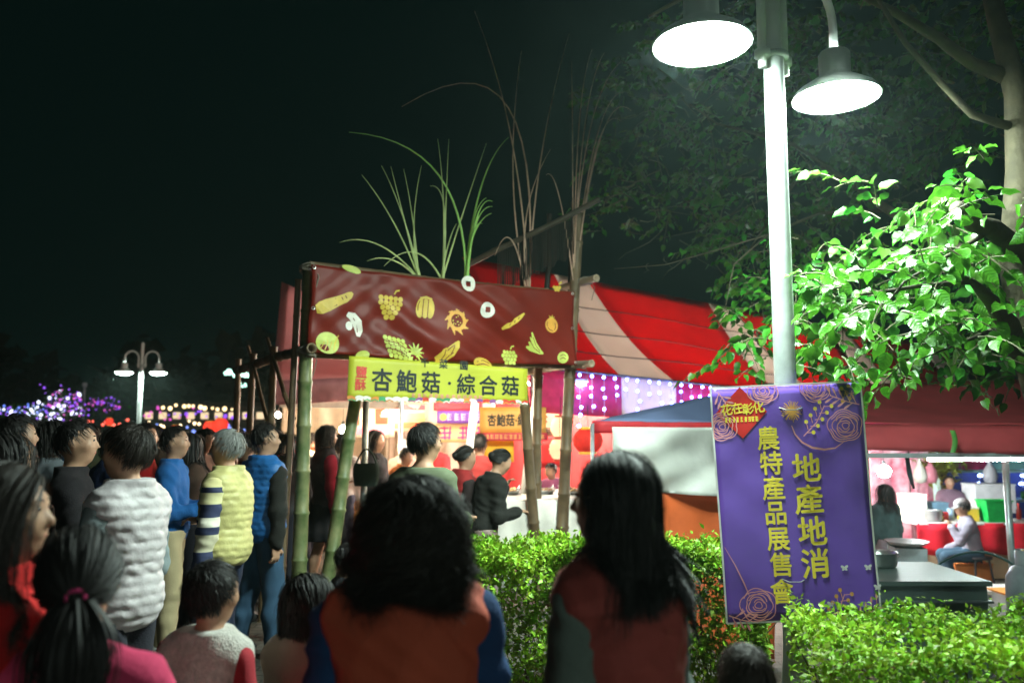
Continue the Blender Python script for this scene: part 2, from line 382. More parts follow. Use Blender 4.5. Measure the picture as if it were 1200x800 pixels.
def hair_points(c, Rh, er, hs, style, n, body, L, curl, vol, seed, zend=.25, tuck=0):
    r = np.random.default_rng(seed)
    d = r.normal(0, 1, (n * 3, 3)); d /= np.linalg.norm(d, axis=1, keepdims=True)
    x, y, z = d.T
    keep = z > np.where(y > 0.38, 0.22 + 0.55 * y, np.where(y > 0.12, -0.12 + (y - .12) * 1.6, np.where(y > -.2, -.14, -0.52)))
    if style in ('long', 'curly', 'bob'): keep = z > np.where(y > 0.3, 0.25 + 0.5 * y, np.where(y > 0.0, -0.25, -0.6))
    if tuck: keep &= ~((d[:, 0] < 0.05) & (d[:, 1] > tuck) & (d[:, 2] < .55))
    d = d[keep][:n]; n = len(d)
    lift = 1.03 + r.uniform(0, vol, (n, 1)) + (r.random((n, 1)) < .05) * r.uniform(0, .16, (n, 1)); er = er * np.array((1.09, 1.03, 1.02))
    pos = d * er * lift
    crown = unit((0.1, -0.45, 0.9)); S = 12 if L > 0.2 else 6; st = (L * r.uniform(.75, 1.1, (n, 1))) / S
    part = np.sign(d[:, :1] + 0.15)
    if style in ('long', 'bob', 'curly'): st = (np.maximum(pos[:, 2:3] + zend * hs, .05) * 1.06 + .05 * hs * np.clip(d[:, 2:3], 0, 1)) * r.uniform(.86, 1.06, (n, 1)) / S
    out = [pos.copy()]; dirv = None
    g = Rh.T @ np.array([0, 0, -1.0])
    for i in range(S):
        nrm = pos / er ** 2; nrm /= np.linalg.norm(nrm, axis=1, keepdims=True)
        if style == 'pony':
            tie = np.array([0.0, -0.112, -0.03]) * hs; away = tie - pos
        elif style in ('long', 'bob', 'curly'):
            away = np.concatenate([part * 0.9, np.full((n, 1), -0.35), np.full((n, 1), -0.35)], 1) + g * 0.6
        else: away = d - crown * 1.0 + r.normal(0, .25, (n, 3)) + np.array([0, 0.25, 0]) * (d[:, 1:2] > 0)
        t = away - nrm * np.sum(away * nrm, 1, keepdims=True) * (0.95 if style != 'pony' else 0.7)
        t /= np.linalg.norm(t, axis=1, keepdims=True) + 1e-9
        if style in ('long', 'bob', 'curly'):
            k = np.clip(0.35 - nrm @ -g * 0, 0, 1); w = np.clip(0.3 + 1.4 * (nrm @ g + 0.35), 0, 1)[:, None]; t = t * (1 - w) + g * w; t /= np.linalg.norm(t, axis=1, keepdims=True)
        dirv = t if dirv is None else dirv * 0.45 + t * 0.55
        if style == 'pony':
            dist = np.linalg.norm(tie - pos, axis=1, keepdims=True); pos = pos + dirv * np.minimum(st, dist)
        else: pos = pos + dirv * st
        q = np.linalg.norm(pos / er, axis=1, keepdims=True); lim = lift + (0.02 if L < .2 else 0.0)
        pos = np.where(q < lim, pos / q * lim, pos)
        out.append(pos.copy())
    P = np.stack(out, 1) @ Rh.T + c
    if body:
        for i in range(2, S + 1):
            for _ in range(2):
                p = P[:, i]; dm = np.full(len(p), 9.0); e = 1e-3; gr = np.zeros_like(p)
                f = lambda q: np.min([prim_d(b, q[:, 0], q[:, 1], q[:, 2], BPUSH) for b in body], 0)
                dm = f(p)
                for a in range(3):
                    dq = p.copy(); dq[:, a] += e; gr[:, a] = (f(dq) - dm) / e
                ins = dm < r.uniform(0, .012, len(p)); P[ins, i] -= gr[ins] * (dm[ins] - 0.004)[:, None]
    if curl:
        ss = np.linspace(0, 1, S + 1)[None, :, None]; ph = r.uniform(0, 6.28, (n, 1, 1)); fq = r.uniform(8, 24, (n, 1, 1))
        A = unit((1, 0.3, 0)); B = unit((-.3, 1, 0.2)); am = curl * np.clip(ss * 2.2, 0, 1) * r.uniform(.4, 1.3, (n, 1, 1))
        P = P + am * (np.sin(fq * ss + ph) * A + np.cos(fq * ss * 1.1 + ph) * B)
    return P
HAIRC = {'black': (.012, .010, .009), 'brown': (.03, .018, .012), 'grey': (.22, .22, .21), 'darkbrown': (.02, .014, .010)}
NP = [0]
def person(label, px, Y, top=None, phi=0.0, H=None, z0=0.0, top_c=None, sleeve_c=None, vest_c=None, puff=0.0, pants_c=None, shoe_c=(.03, .03, .03), hair='short', hair_c='black',
           lean=0.0, hyaw=0.0, hpitch=0.0, arms=('down', 'down'), h=0.014, kid=False, sit=False, skirt=None, wide=1.0, legs=0.03, X=None, hem=0.86, cap_c=None, fuzz=False, group='people in the night market', strandn=None, sleeve_mat=None, long_len=0.45, skin=(.42, .235, .15), vestlen=None, collar=True, hvol=None, hair_end=None, tuck=0):
    NP[0] += 1; sid = NP[0] * 13
    X = (px - 600) / FPX * Y if X is None else X
    if H is None: H = EYE + (HORIZON - top) * Y / FPX - z0
    root = thing('person', label, 'person', (X, Y, z0), R(phi), group)
    hs0 = 1.22 if kid else 1.0
    s = H / (1.735 + (hs0 - 1) * 0.3)
    if kid: wide *= 1.05
    lean = R(lean); pel = np.array([0, 0, .95 if not sit else .53]); Rt = rx(-lean)
    T = lambda p: (pel + Rt @ (np.array(p, float) - (0, 0, .95))) * s
    nb = np.array((0, -.012, 1.45)); drop = np.array((0, 0, .028)); Rh = Rt @ rz(R(hyaw)) @ rx(R(hpitch))
    hs = s * hs0
    Hd = lambda p: T(nb - drop) + Rh @ ((np.array(p, float) - nb) * hs)
    w = wide
    torso = [el(T((0, 0, .96)), np.array((.165 * w, .118 * w, .13)) * s, Rt, .06), el(T((0, 0, 1.12)), np.array((.146 * w, .103 * w, .18)) * s, Rt, .06), el(T((0, -.005, 1.265)), np.array((.160 * w, .110 * w, .17)) * s, Rt, .06),
             rc(T((-.125 * w, -.005, 1.365)), T((.125 * w, -.005, 1.365)), .056 * s, .056 * s, .07)]
    neck = rc(T((0, -.015, 1.40)), Hd((0, .012, 1.56)), .056 * s, .053 * hs, .03)
    trap = [rc(T((sx * .13, -.012, 1.375)), T((sx * .03, -.015, 1.44)), .042 * s, .036 * s, .05) for sx in (-1, 1)]
    hc = Hd((0, 0, 1.655)); er = np.array((.078, .098, .102)) * hs
    head = [el(hc, er, Rh, .03), el(Hd((0, .036, 1.60)), np.array((.058, .064, .078)) * hs, Rh, .03), el(Hd((0, .055, 1.556)), np.array((.030, .032, .024)) * hs, Rh, .025),
            rc(Hd((0, .094, 1.65)), Hd((0, .113, 1.618)), .009 * hs, .014 * hs, .012), rc(Hd((-.016, .096, 1.614)), Hd((.016, .096, 1.614)), .010 * hs, .010 * hs, .012),
            rc(Hd((-.018, .096, 1.584)), Hd((.018, .096, 1.584)), .0085 * hs, .0085 * hs, .012), rc(Hd((-.045, .08, 1.672)), Hd((.045, .08, 1.672)), .014 * hs, .014 * hs, .02)]
    for sx in (-1, 1):
        head += [el(Hd((sx * .081, -.006, 1.638)), np.array((.010, .021, .032)) * hs, Rh, .012), el(Hd((sx * .045, .066, 1.62)), np.array((.026, .026, .026)) * hs, Rh, .03)]
    armp = []; hands = []; wr = []
    for sx, ak in zip((-1, 1), arms):
        d1, d2 = ARMS[ak]; d1 = Rt @ unit((sx * d1[0], d1[1], d1[2])); d2 = unit((sx * d2[0], d2[1], d2[2]))
        S0 = T((sx * .172 * w, -.005, 1.355)); E = S0 + d1 * .285 * s; Wp = E + d2 * .245 * s
        armp.append([rc(S0, E, .055 * s * w, .044 * s, .04), rc(E, Wp, .044 * s, .030 * s, .03)])
        side = unit(np.cross(d2, (0, 0, 1)) if abs(d2[2]) < .9 else np.array((0, 1.0, 0))); nrm = unit(np.cross(side, d2)); curl = -nrm if abs(d2[2]) < .9 else np.array((-sx, 0, 0.))
        if abs(d2[2]) >= .9: nrm = unit(np.cross(side, d2))
        hm = np.stack([side, d2, np.cross(side, d2)], 1)
        pc = Wp + d2 * .048 * s; hands.append(el(pc, np.array((.040, .052, .016)) * s, hm, .02))
        for i, ln in enumerate((.062, .072, .068, .052)):
            b0 = Wp + (d2 * .088 + side * (.03 - .02 * i)) * s; b1 = b0 + (d2 * .8 + curl * .5) * ln * .55 * s; b2 = b1 + (d2 * .3 + curl * .9) * ln * .5 * s
            hands += [rc(b0, b1, .0095 * s, .009 * s, .006), rc(b1, b2, .009 * s, .0075 * s, .006)]
        t0 = Wp + (d2 * .03 + side * .036) * s; t1 = t0 + (d2 * .7 + side * .7) * .035 * s; t2 = t1 + (d2 * .9 + curl * .4) * .03 * s
        hands += [rc(t0, t1, .012 * s, .010 * s, .008), rc(t1, t2, .010 * s, .008 * s, .006)]
        wr.append(Wp)
    legp = []; feet = []
    for sx in (-1, 1):
        hip = T((sx * .088, 0, .92)) if not sit else np.array((sx * .09, 0.0, .50)) * s
        if sit: kn = np.array((sx * .12, .40, .47)) * s; an = np.array((sx * .12, .38, .09)) * s
        else: kn = np.array((sx * .098, .02 + sx * legs, .50)) * s; an = np.array((sx * (.10 + legs), -.02 + sx * legs * 2, .085)) * s
        legp.append([rc(hip, kn, .088 * s * w, .06 * s, .04), rc(kn, kn * .5 + an * .5 + np.array((0, -.015 * s, 0)), .058 * s, .055 * s, .03), rc(kn * .5 + an * .5 + np.array((0, -.015 * s, 0)), an, .055 * s, .038 * s, .03)])
        f0 = np.array((an[0], an[1] - .035 * s, .045 * s)); f1 = np.array((an[0] + sx * .02, an[1] + .14 * s, .032 * s))
        feet.append([rc(f0, f1, .042 * s, .030 * s, .02), rc(an, f0, .035 * s, .04 * s, .02)])
    sk = mat('skin_%d' % round(skin[0] * 100), skin, rough=.5, var=.08, scale=14, bump=.08, bscale=200)
    sdf_obj('body', torso + trap + [neck] + head + sum(armp, []) + hands + sum(legp, []) + sum(feet, []), sk, root, h * .9)
    def qz(X_, Y_, Z_):
        p = pel * s; return (Rt[0, 2] * (X_ - p[0]) + Rt[1, 2] * (Y_ - p[1]) + Rt[2, 2] * (Z_ - p[2])) / s + .95
    wk = wrinkle(.011, sid)
    def top_post(D, X_, Y_, Z_):
        q = qz(X_, Y_, Z_); D = D + wk(X_, Y_, Z_)
        return np.maximum(D, np.maximum((q - (1.485 if collar else 1.455)) * s, (hem - q) * s))
    tops = torso + trap + ([rc(T((0, -.015, 1.40)), T((0, -.01, 1.50)), .066 * s, .062 * s, .03)] if collar else [])
    if top_c is not None or sleeve_c is not None or sleeve_mat:
        sm = sleeve_mat or cloth('%.2f_%.2f_%.2f' % (sleeve_c or top_c), sleeve_c or top_c)
        if vest_c is None and sleeve_c is None and not sleeve_mat:
            sdf_obj('jacket', tops + [rc(a[0][1], a[0][2], a[0][3], a[0][4], .05) for a in armp] + [rc(a[1][1], a[1][2] * .94 + a[1][1] * .06, a[1][3], a[1][4] + .008, .04) for a in armp], sm, root, h, .017, top_post)
        else:
            if top_c is not None: sdf_obj('shirt', tops, cloth('%.2f_%.2f_%.2f' % top_c, top_c), root, h, .017, top_post)
            for a in armp:
                sdf_obj('sleeve', [rc(a[0][1], a[0][2], a[0][3], a[0][4], .05), rc(a[1][1], a[1][2] * .94 + a[1][1] * .06, a[1][3], a[1][4] + .006, .04)], sm, root, h, .018, lambda D, X_, Y_, Z_: D + wk(X_, Y_, Z_))
    if vest_c is not None:
        vh = vestlen if vestlen else hem - .02; wv = wrinkle(.003 if puff else .012, sid + 1, .8)
        def vpost(D, X_, Y_, Z_):
            q = qz(X_, Y_, Z_); D = D + wv(X_, Y_, Z_)
            if puff:
                ph = q / .047 + .10 * np.sin(X_ * 9) + .05 * np.sin(X_ * 60 + Y_ * 50); D = D - puff * np.sqrt(np.abs(np.sin(PI * ph))) + puff * .5
                D = D + .003 * np.sin(X_ * 70 + 3 * np.sin(q * 40)) * np.sin(Y_ * 60)
            return np.maximum(D, np.maximum((q - 1.495) * s, (vh - q) * s))
        extra = [rc(T((sx * .165 * w, -.005, 1.38)), T((sx * .15 * w, -.005, 1.25)), .05 * s, .04 * s, .05) for sx in (-1, 1)]
        vm = mat('fleece_%.2f' % vest_c[0], vest_c, rough=.95, var=.2, scale=70, bump=.9, bscale=150, sheen=.5) if fuzz else cloth(('puffer' if puff else 'vest') + '_%.2f_%.2f_%.2f' % vest_c, vest_c, rough=.5 if puff else .8, spec=.35, bump=.3 if puff else .2, bscale=40 if puff else 90)
        sdf_obj('vest', [el(p[1], p[2] * np.array((1.04, 1.12, 1.05)), p[3], .06) if p[0] == 'el' else p for p in torso] + trap + [rc(T((0, -.012, 1.40)), T((0, -.01, 1.52)), .072 * s, .068 * s, .03)], vm, root, h * .9, .030, vpost)
    if vest_c is not None and h < .016:
        pm = cloth('piping_%.2f' % vest_c[0], tuple(q * .35 for q in vest_c))
        cb = [T((math.cos(q) * .084, -.012 + math.sin(q) * .084, 1.478 + .012 * math.sin(q))) for q in np.linspace(0, 2 * PI, 25)]
        MB().tube(cb, .007 * s, 6).build('collar_band', pm, root, True, local=True)
    if pants_c is not None and skirt is None:
        wp = wrinkle(.007, sid + 2, .5)
        pl = [torso[0]] if not sit else [el(np.array((0, 0, .53)) * s, np.array((.17, .13, .12)) * s, None, .05)]
        for l in legp: pl += [rc(l[0][1], l[0][2], l[0][3], l[0][4] + .012, .04), rc(l[1][1], l[1][2], l[1][3] + .006, l[1][4] + .006, .03), rc(l[2][1], l[2][2], l[2][3] + .006, .050 * s, .03)]
        zt = (.95 if not sit else .62) * s
        sdf_obj('trousers', pl, cloth('pants_%.2f_%.2f_%.2f' % pants_c, pants_c), root, h, .012, lambda D, X_, Y_, Z_: np.maximum(D + wp(X_, Y_, Z_), Z_ - zt))
    if skirt is not None:
        sdf_obj('skirt', [rc(T((0, 0, 1.02)), T((0, 0, .62)), .14 * s, .23 * s, .03)], cloth('skirt_%.2f' % skirt[0], skirt), root, h, 0, lambda D, X_, Y_, Z_: np.maximum(D + .012 * np.sin(np.arctan2(Y_, X_) * 11) * np.clip(1.0 - Z_ / s, 0, 1) * 2, np.maximum(Z_ - 1.02 * s, .52 * s - Z_)))
    for f in feet: sdf_obj('shoe', f, mat('shoe_%.2f' % shoe_c[0], shoe_c, rough=.5), root, h, .010)
    lm = mat('lips', (.42, .13, .11), rough=.45); bm_ = mat('hair_' + (hair_c if hair else 'black'), HAIRC[hair_c if hair else 'black'], rough=.6)
    MB().sphere(Hd((0, .1005, 1.584)), (.021 * hs, .0055 * hs, .0075 * hs), 10, 6, Matrix(Rh.tolist())).build('lips', lm, root, True, local=True)
    for sx in (-1, 1): MB().tube([Hd((sx * .014, .0985, 1.672)), Hd((sx * .032, .0975, 1.677)), Hd((sx * .050, .0865, 1.672))], [.0032 * hs, .0036 * hs, .0018 * hs], 5).build('eyebrow', bm_, root, True, local=True)
    em = mat('eye', (.015, .012, .012), rough=.1, spec=.6)
    for sx in (-1, 1):
        e = MB().sphere(Hd((sx * .031, .0945, 1.652)), (.014 * hs, .006 * hs, .007 * hs), 8, 6); e.build('eye', em, root, True, local=True)
    # hair
    global BPUSH
    BPUSH = .062 if vest_c is not None else .032
    hm_ = mat('hair_' + hair_c, HAIRC[hair_c], rough=.48, var=.35, scale=30, spec=.4, island=.35)
    Rh_ = Rh
    if hair:
        n1, n2 = 28, 18; V = []; ok = []
        cut_long = hair in ('long', 'curly', 'bob')
        for j in range(n2 + 1):
            for i in range(n1):
                t = PI * j / n2; q = 2 * PI * i / n1; d = np.array((math.sin(t) * math.cos(q), math.sin(t) * math.sin(q), math.cos(t)))
                lim = (.22 + .55 * d[1] if d[1] > .38 else (-.10 + (d[1] - .12) * 1.6 if d[1] > .12 else (-.14 if d[1] > -.2 else -.55))); V.append(hc + Rh_ @ (d * er * np.array((1.13, 1.07, 1.06)))); ok.append(d[2] > lim - .04)
        F = [(j * n1 + i, (j + 1) * n1 + i, (j + 1) * n1 + (i + 1) % n1, j * n1 + (i + 1) % n1) for j in range(n2) for i in range(n1) if ok[j * n1 + i] and ok[(j + 1) * n1 + i] and ok[j * n1 + (i + 1) % n1] and ok[(j + 1) * n1 + (i + 1) % n1]]
        ho = link_mesh('hair', np_mesh('hair', V, F), hm_, root, True)
        nst = strandn or (700 if h < .013 else 420 if h < .018 else 220); wd = {True: .0055, False: .009}[h < .016] * hs
        L = {'short': .055, 'pony': .2, 'bun': .2, 'long': long_len, 'bob': .28, 'curly': .36}[hair] * hs
        vol = hvol if hvol is not None else {'short': .10, 'pony': .06, 'bun': .06, 'long': .13, 'bob': .16, 'curly': .34}[hair]
        P = hair_points(hc, Rh_, er, hs, 'pony' if hair == 'bun' else hair, nst, (torso + trap + [neck]) if hair in ('long', 'curly', 'bob') else None, L, {'curly': .036, 'bob': .006, 'long': .004}.get(hair, 0) * hs, vol, sid, hair_end if hair_end else {'long': .30, 'bob': .13, 'curly': .20}.get(hair, .2), tuck)
        stuff(strands('strands', P, hm_, ho, (.0021 * hs if nst > 8000 else .0030 * hs if nst > 2500 else wd), hc + np.array((0, 0, -.03))))
        if hair == 'bun':
            b0 = hc + Rh_ @ (np.array((0, -.115, -.005)) * hs); bn = MB().sphere(b0, (.040 * hs, .032 * hs, .038 * hs), 12, 9); bn.v = [(p[0] + .003 * math.sin(p[2] * 260), p[1], p[2] + .003 * math.sin(p[0] * 240)) for p in bn.v]; bn.build('bun', hm_, ho, True, local=True)
        if hair == 'pony':
            tie = hc + Rh_ @ (np.array((0, -.118, -.03)) * hs); n = 700; S = 12; r = np.random.default_rng(sid)
            a = r.normal(0, 1, (n, 1, 2)); ss = np.linspace(0, 1, S)[None, :, None]; spread = .012 + .045 * np.sin(PI * np.clip(ss * .9 + .03, 0, 1))
            ln = (.30 if hair == 'pony' else .06) * hs * r.uniform(.7, 1.05, (n, 1, 1))
            back = Rh_ @ np.array((0, -1., 0)); sidev = Rh_ @ np.array((1., 0, 0))
            P = tie + back * (.05 * np.sin(np.clip(ss * 3, 0, PI / 2)) * hs) - np.array((0, 0, 1)) * ln * ss ** 1.15 + sidev * a[..., :1] * spread * .6 * hs + back * a[..., 1:] * spread * .35 * hs
            stuff(strands('ponytail', P, hm_, ho, .006 * hs, tie + np.array((0, .1, -.1))))
            tp = [tie + Rh_ @ (np.array((math.cos(q) * .019, -.01 + .004 * math.sin(3 * q), math.sin(q) * .019)) * hs) for q in np.linspace(0, 2 * PI, 15)]
            MB().tube(tp, .005 * hs, 6).build('hair_tie', cloth('tie', (.75, .06, .22)), ho, True, local=True)
    if cap_c is not None:
        cm = cloth('cap_%.2f' % cap_c[0], cap_c)
        cp = MB().lathe([(1.0, -.02), (1.03, .25), (.95, .6), (.7, .9), (.3, 1.05), (.02, 1.08)], (0, 0, 0), 18)
        cp.v = [tuple(hc + Rh_ @ (np.array((p[0], p[1], p[2])) * er * 1.1)) for p in cp.v]
        co = cp.build('cap', cm, root, True, local=True)
        br = MB().grid(lambda u, v: hc + Rh_ @ (np.array((math.sin((u - .5) * 2.2) * (.085 + .0 * v), math.cos((u - .5) * 2.2) * .105 + v * .07 * math.cos((u - .5) * 2.2), .012 - .02 * v)) * hs), 8, 3, .004)
        br.build('brim', cm, co, True, local=True)
    root['_w'] = 0; del root['_w']
    return root, wr
# ------------------------------------------------------------------ ground
SUNK = -0.5
def ground_z(x, y):
    t = min(1, max(0, (x - 1.55) / 0.25)) * min(1, max(0, (y - 5.6) / 0.25))
    return SUNK * t * t * (3 - 2 * t)
def smooth_axis(lo, hi, fine_lo, fine_hi, st):
    a = list(np.arange(fine_lo, fine_hi, st)); b = fine_hi; k = st
    while b < hi: a.append(b); k *= 1.4; b += k
    a.append(hi); b = fine_lo; k = st
    while b > lo: k *= 1.4; b -= k; a.insert(0, max(b, lo))
    return sorted(set(round(q, 4) for q in a))
gx = smooth_axis(-260, 260, -8, 10, .125); gy = smooth_axis(-60, 420, 0, 14, .125)
gV = [(x, y, ground_z(x, y) + .006 * math.sin(3.1 * x) * math.sin(2.3 * y)) for x in gx for y in gy]
nY = len(gy); gF = [(i * nY + j, (i + 1) * nY + j, (i + 1) * nY + j + 1, i * nY + j + 1) for i in range(len(gx) - 1) for j in range(nY - 1)]
def ground_mat():
    m = mat('ground_paving', (.085, .08, .07), rough=.75, var=.35, scale=2.2, bump=.5, bscale=40, spec=.35)
    nt = m.node_tree; N = nt.nodes; L = nt.links; b = N['Principled BSDF']
    tc = N.new('ShaderNodeTexCoord'); br = N.new('ShaderNodeTexBrick'); br.inputs['Scale'].default_value = 2.4; br.inputs['Mortar Size'].default_value = .018
    br.inputs['Color1'].default_value = (.85, .82, .78, 1); br.inputs['Color2'].default_value = (1, 1, 1, 1); br.inputs['Mortar'].default_value = (.3, .28, .26, 1)
    L.new(tc.outputs['Object'], br.inputs['Vector'])
    mx = N.new('ShaderNodeMixRGB'); mx.blend_type = 'MULTIPLY'; mx.inputs[0].default_value = 1
    src = b.inputs['Base Color'].links[0].from_socket; L.new(src, mx.inputs[1]); L.new(br.outputs['Color'], mx.inputs[2]); L.new(mx.outputs[0], b.inputs['Base Color'])
    return m
go = link_mesh('ground', np_mesh('ground', gV, gF), ground_mat(), None, True); struct(go)
# kerb stones along the planting bed: separate pieces under one structure
kerb = bpy.data.objects.new('kerb', None); COL.objects.link(kerb); struct(kerb)
km = mat('kerb_stone', (.32, .31, .28), rough=.85, var=.25, scale=14, bump=.5)
K0, K1 = Vector((-.55, 5.75, 0)), Vector((-.30, 4.25, 0)); K2 = Vector((1.0, 3.9, 0)); K3 = Vector((1.05, 2.75, 0)); K4 = Vector((4.2, 2.45, 0))
kp = None
for a, b in ((K0, K1), (K1, K2), (K2, K3), (K3, K4)):
    d = b - a; n = max(1, round(d.length / .6)); ang = math.atan2(d.y, d.x)
    for i in range(n):
        c = a + d * ((i + .5) / n); o = box('kerb_stone', km, (c.x, c.y, .055), (d.length / n - .012, .13, .13), kerb, ang, .012)
soil = MB().grid(lambda u, v: Vector((-.4 + 5 * u, 2.6 + 3.2 * v + .0, .035 + .03 * math.sin(17 * u) * math.cos(13 * v))) if True else 0, 24, 16)
soil.v = [p for p in soil.v]
sm_ = mat('soil', (.03, .022, .015), rough=.95, var=.4, scale=20, bump=1, bscale=50)
def inbed(x, y):
    lim = 5.75 if x < 1.5 else 5.6
    return (x > -.32 and 4.15 - (x + .3) * .27 < y < lim) or (x > 1.05 and 2.65 < y < 5.6)
ff = [f for f in soil.f if all(inbed(soil.v[i][0], soil.v[i][1]) for i in f)]
soil.f = ff; struct(soil.build('planting_bed', sm_))

# ------------------------------------------------------------------ foliage helpers
def leaf_cloud(P, size, up=0.35, droop=0.0, ratio=.55, rng=RNG, fold=.25):
    """P (n,3): leaves as two folded quads each (8 verts shared at the midrib)"""
    n = len(P); a = rng.normal(0, 1, (n, 3)); a[:, 2] += droop; a /= np.linalg.norm(a, axis=1, keepdims=True)
    nn = rng.normal(0, 1, (n, 3)); nn[:, 2] += up * 3; s = np.cross(a, nn); s /= np.linalg.norm(s, axis=1, keepdims=True) + 1e-9; nn = np.cross(s, a)
    L = (size * rng.uniform(.45, 1.5, n))[:, None]; w = L * ratio / 2
    p0 = P; p1 = P + a * L * .45 + nn * L * .05; p2 = P + a * L - nn * L * .08
    l1 = P + a * L * .4 + s * w + nn * w * fold; r1 = P + a * L * .4 - s * w + nn * w * fold
    V = np.stack([p0, p1, p2, l1, r1], 1).reshape(-1, 3); b = np.arange(n)[:, None] * 5
    F = np.concatenate([b + np.array([[0, 1, 3]]), b + np.array([[1, 2, 3]]), b + np.array([[0, 4, 1]]), b + np.array([[1, 4, 2]])], 0)
    return V, F
def vnoise(x, y, z=0, f=1.0, s=0): return math.sin(f * (x * 1.7 + 2.1 * y + s)) * math.sin(f * (1.3 * y - 1.9 * x + 1.1 * z + 2 * s)) + .5 * math.sin(f * (3.3 * x + 2.9 * z + s)) * math.sin(f * (3.7 * y + s))
hedge_mat = mat('hedge_leaf', (.135, .34, .018), rough=.48, var=.4, scale=3, spec=.3, trans=.3, island=.5, col2=(.30, .50, .03))
twig_mat = mat('twig', (.07, .05, .03), rough=.9, bump=.4)
def hedge(label, corners, ztop, n, seed, size=.028):
    """corners: front-left, front-right, back-right, back-left (x, y); clipped hedge block with uneven shoots"""
    rg = np.random.default_rng(seed); c = [Vector((p[0], p[1], 0)) for p in corners]
    cen = sum(c, Vector()) / 4
    root = thing('hedge', label, 'hedge', (cen.x, cen.y, 0), 0, None)
    P = []
    def Q(u, v): return (c[0] * (1 - u) + c[1] * u) * (1 - v) + (c[3] * (1 - u) + c[2] * u) * v
    while len(P) < n:
        k = rg.random()
        u, v = rg.random(), rg.random(); q = Q(u, v)
        zt = ztop + .05 * vnoise(q.x, q.y, 0, 3.2, seed) + .025 * vnoise(q.x, q.y, 0, 9, seed)
        if k < .45: z = zt - abs(rg.normal(0, .05)) + (rg.random() < .12) * rg.uniform(0, .07)
        elif k < .8:
            v = abs(rg.normal(0, .05)); q = Q(u, v); z = rg.uniform(.12, zt)
            q = q + Vector((0, -1, 0)) * (.07 * vnoise(q.x, z, 0, 5, seed + 3))
        elif k < .9:
            u = abs(rg.normal(0, .03)); u = u if rg.random() < .5 else 1 - u; q = Q(u, v); z = rg.uniform(.12, zt)
        else: z = rg.uniform(.15, zt)
        if vnoise(q.x, q.y, z, 7.0, seed + 5) + .4 * vnoise(q.x + z, q.y, z, 17, seed) < -.55 and rg.random() < (.8 if z > ztop * .75 else .35): continue
        P.append((q.x, q.y, z))
    P = np.array(P) - np.array((cen.x, cen.y, 0))
    V, F = leaf_cloud(P, size, up=.5, rng=rg)
    stuff(link_mesh('foliage', np_mesh('foliage', V, F), hedge_mat, root, False))
    pick = rg.choice(len(P), 500, replace=False); V, F = leaf_cloud(P[pick] + rg.normal(0, .012, (500, 3)), size * .9, rng=rg)
    stuff(link_mesh('dead_leaves', np_mesh('dead_leaves', V, F), mat('dead_leaf', (.16, .09, .03), rough=.8, island=.4), root))
    for i in range(int((c[1] - c[0]).length / .12)):
        u = (i + rg.random()) / max(1, int((c[1] - c[0]).length / .12)); b = Q(u, rg.uniform(.15, .8)); mb = MB()
        t = b + Vector((rg.uniform(-.1, .1), rg.uniform(-.1, .1), ztop * .85)); mb.tube(wobble(b, t, 5, .03, i), [.012, .011, .009, .007, .005, .003], 5)
        for k in range(4):
            s0 = b.lerp(t, .3 + .15 * k); mb.tube([s0, s0 + Vector((rg.uniform(-.16, .16), rg.uniform(-.16, .16), .2))], [.006, .002], 4)
        mb.build('stem', twig_mat, root)
    return root
hedge('clipped green hedge behind the two women in vests, below the orange tarp', [(-.32, 4.6), (1.40, 4.64), (1.6, 5.2), (-.38, 5.5)], .95, 40000, 3, .033)
hedge('clipped green hedge in the bottom right corner, in front of the purple poster', [(1.12, 3.0), (3.6, 2.75), (3.7, 3.75), (1.25, 3.85)], .86, 34000, 5, .029)

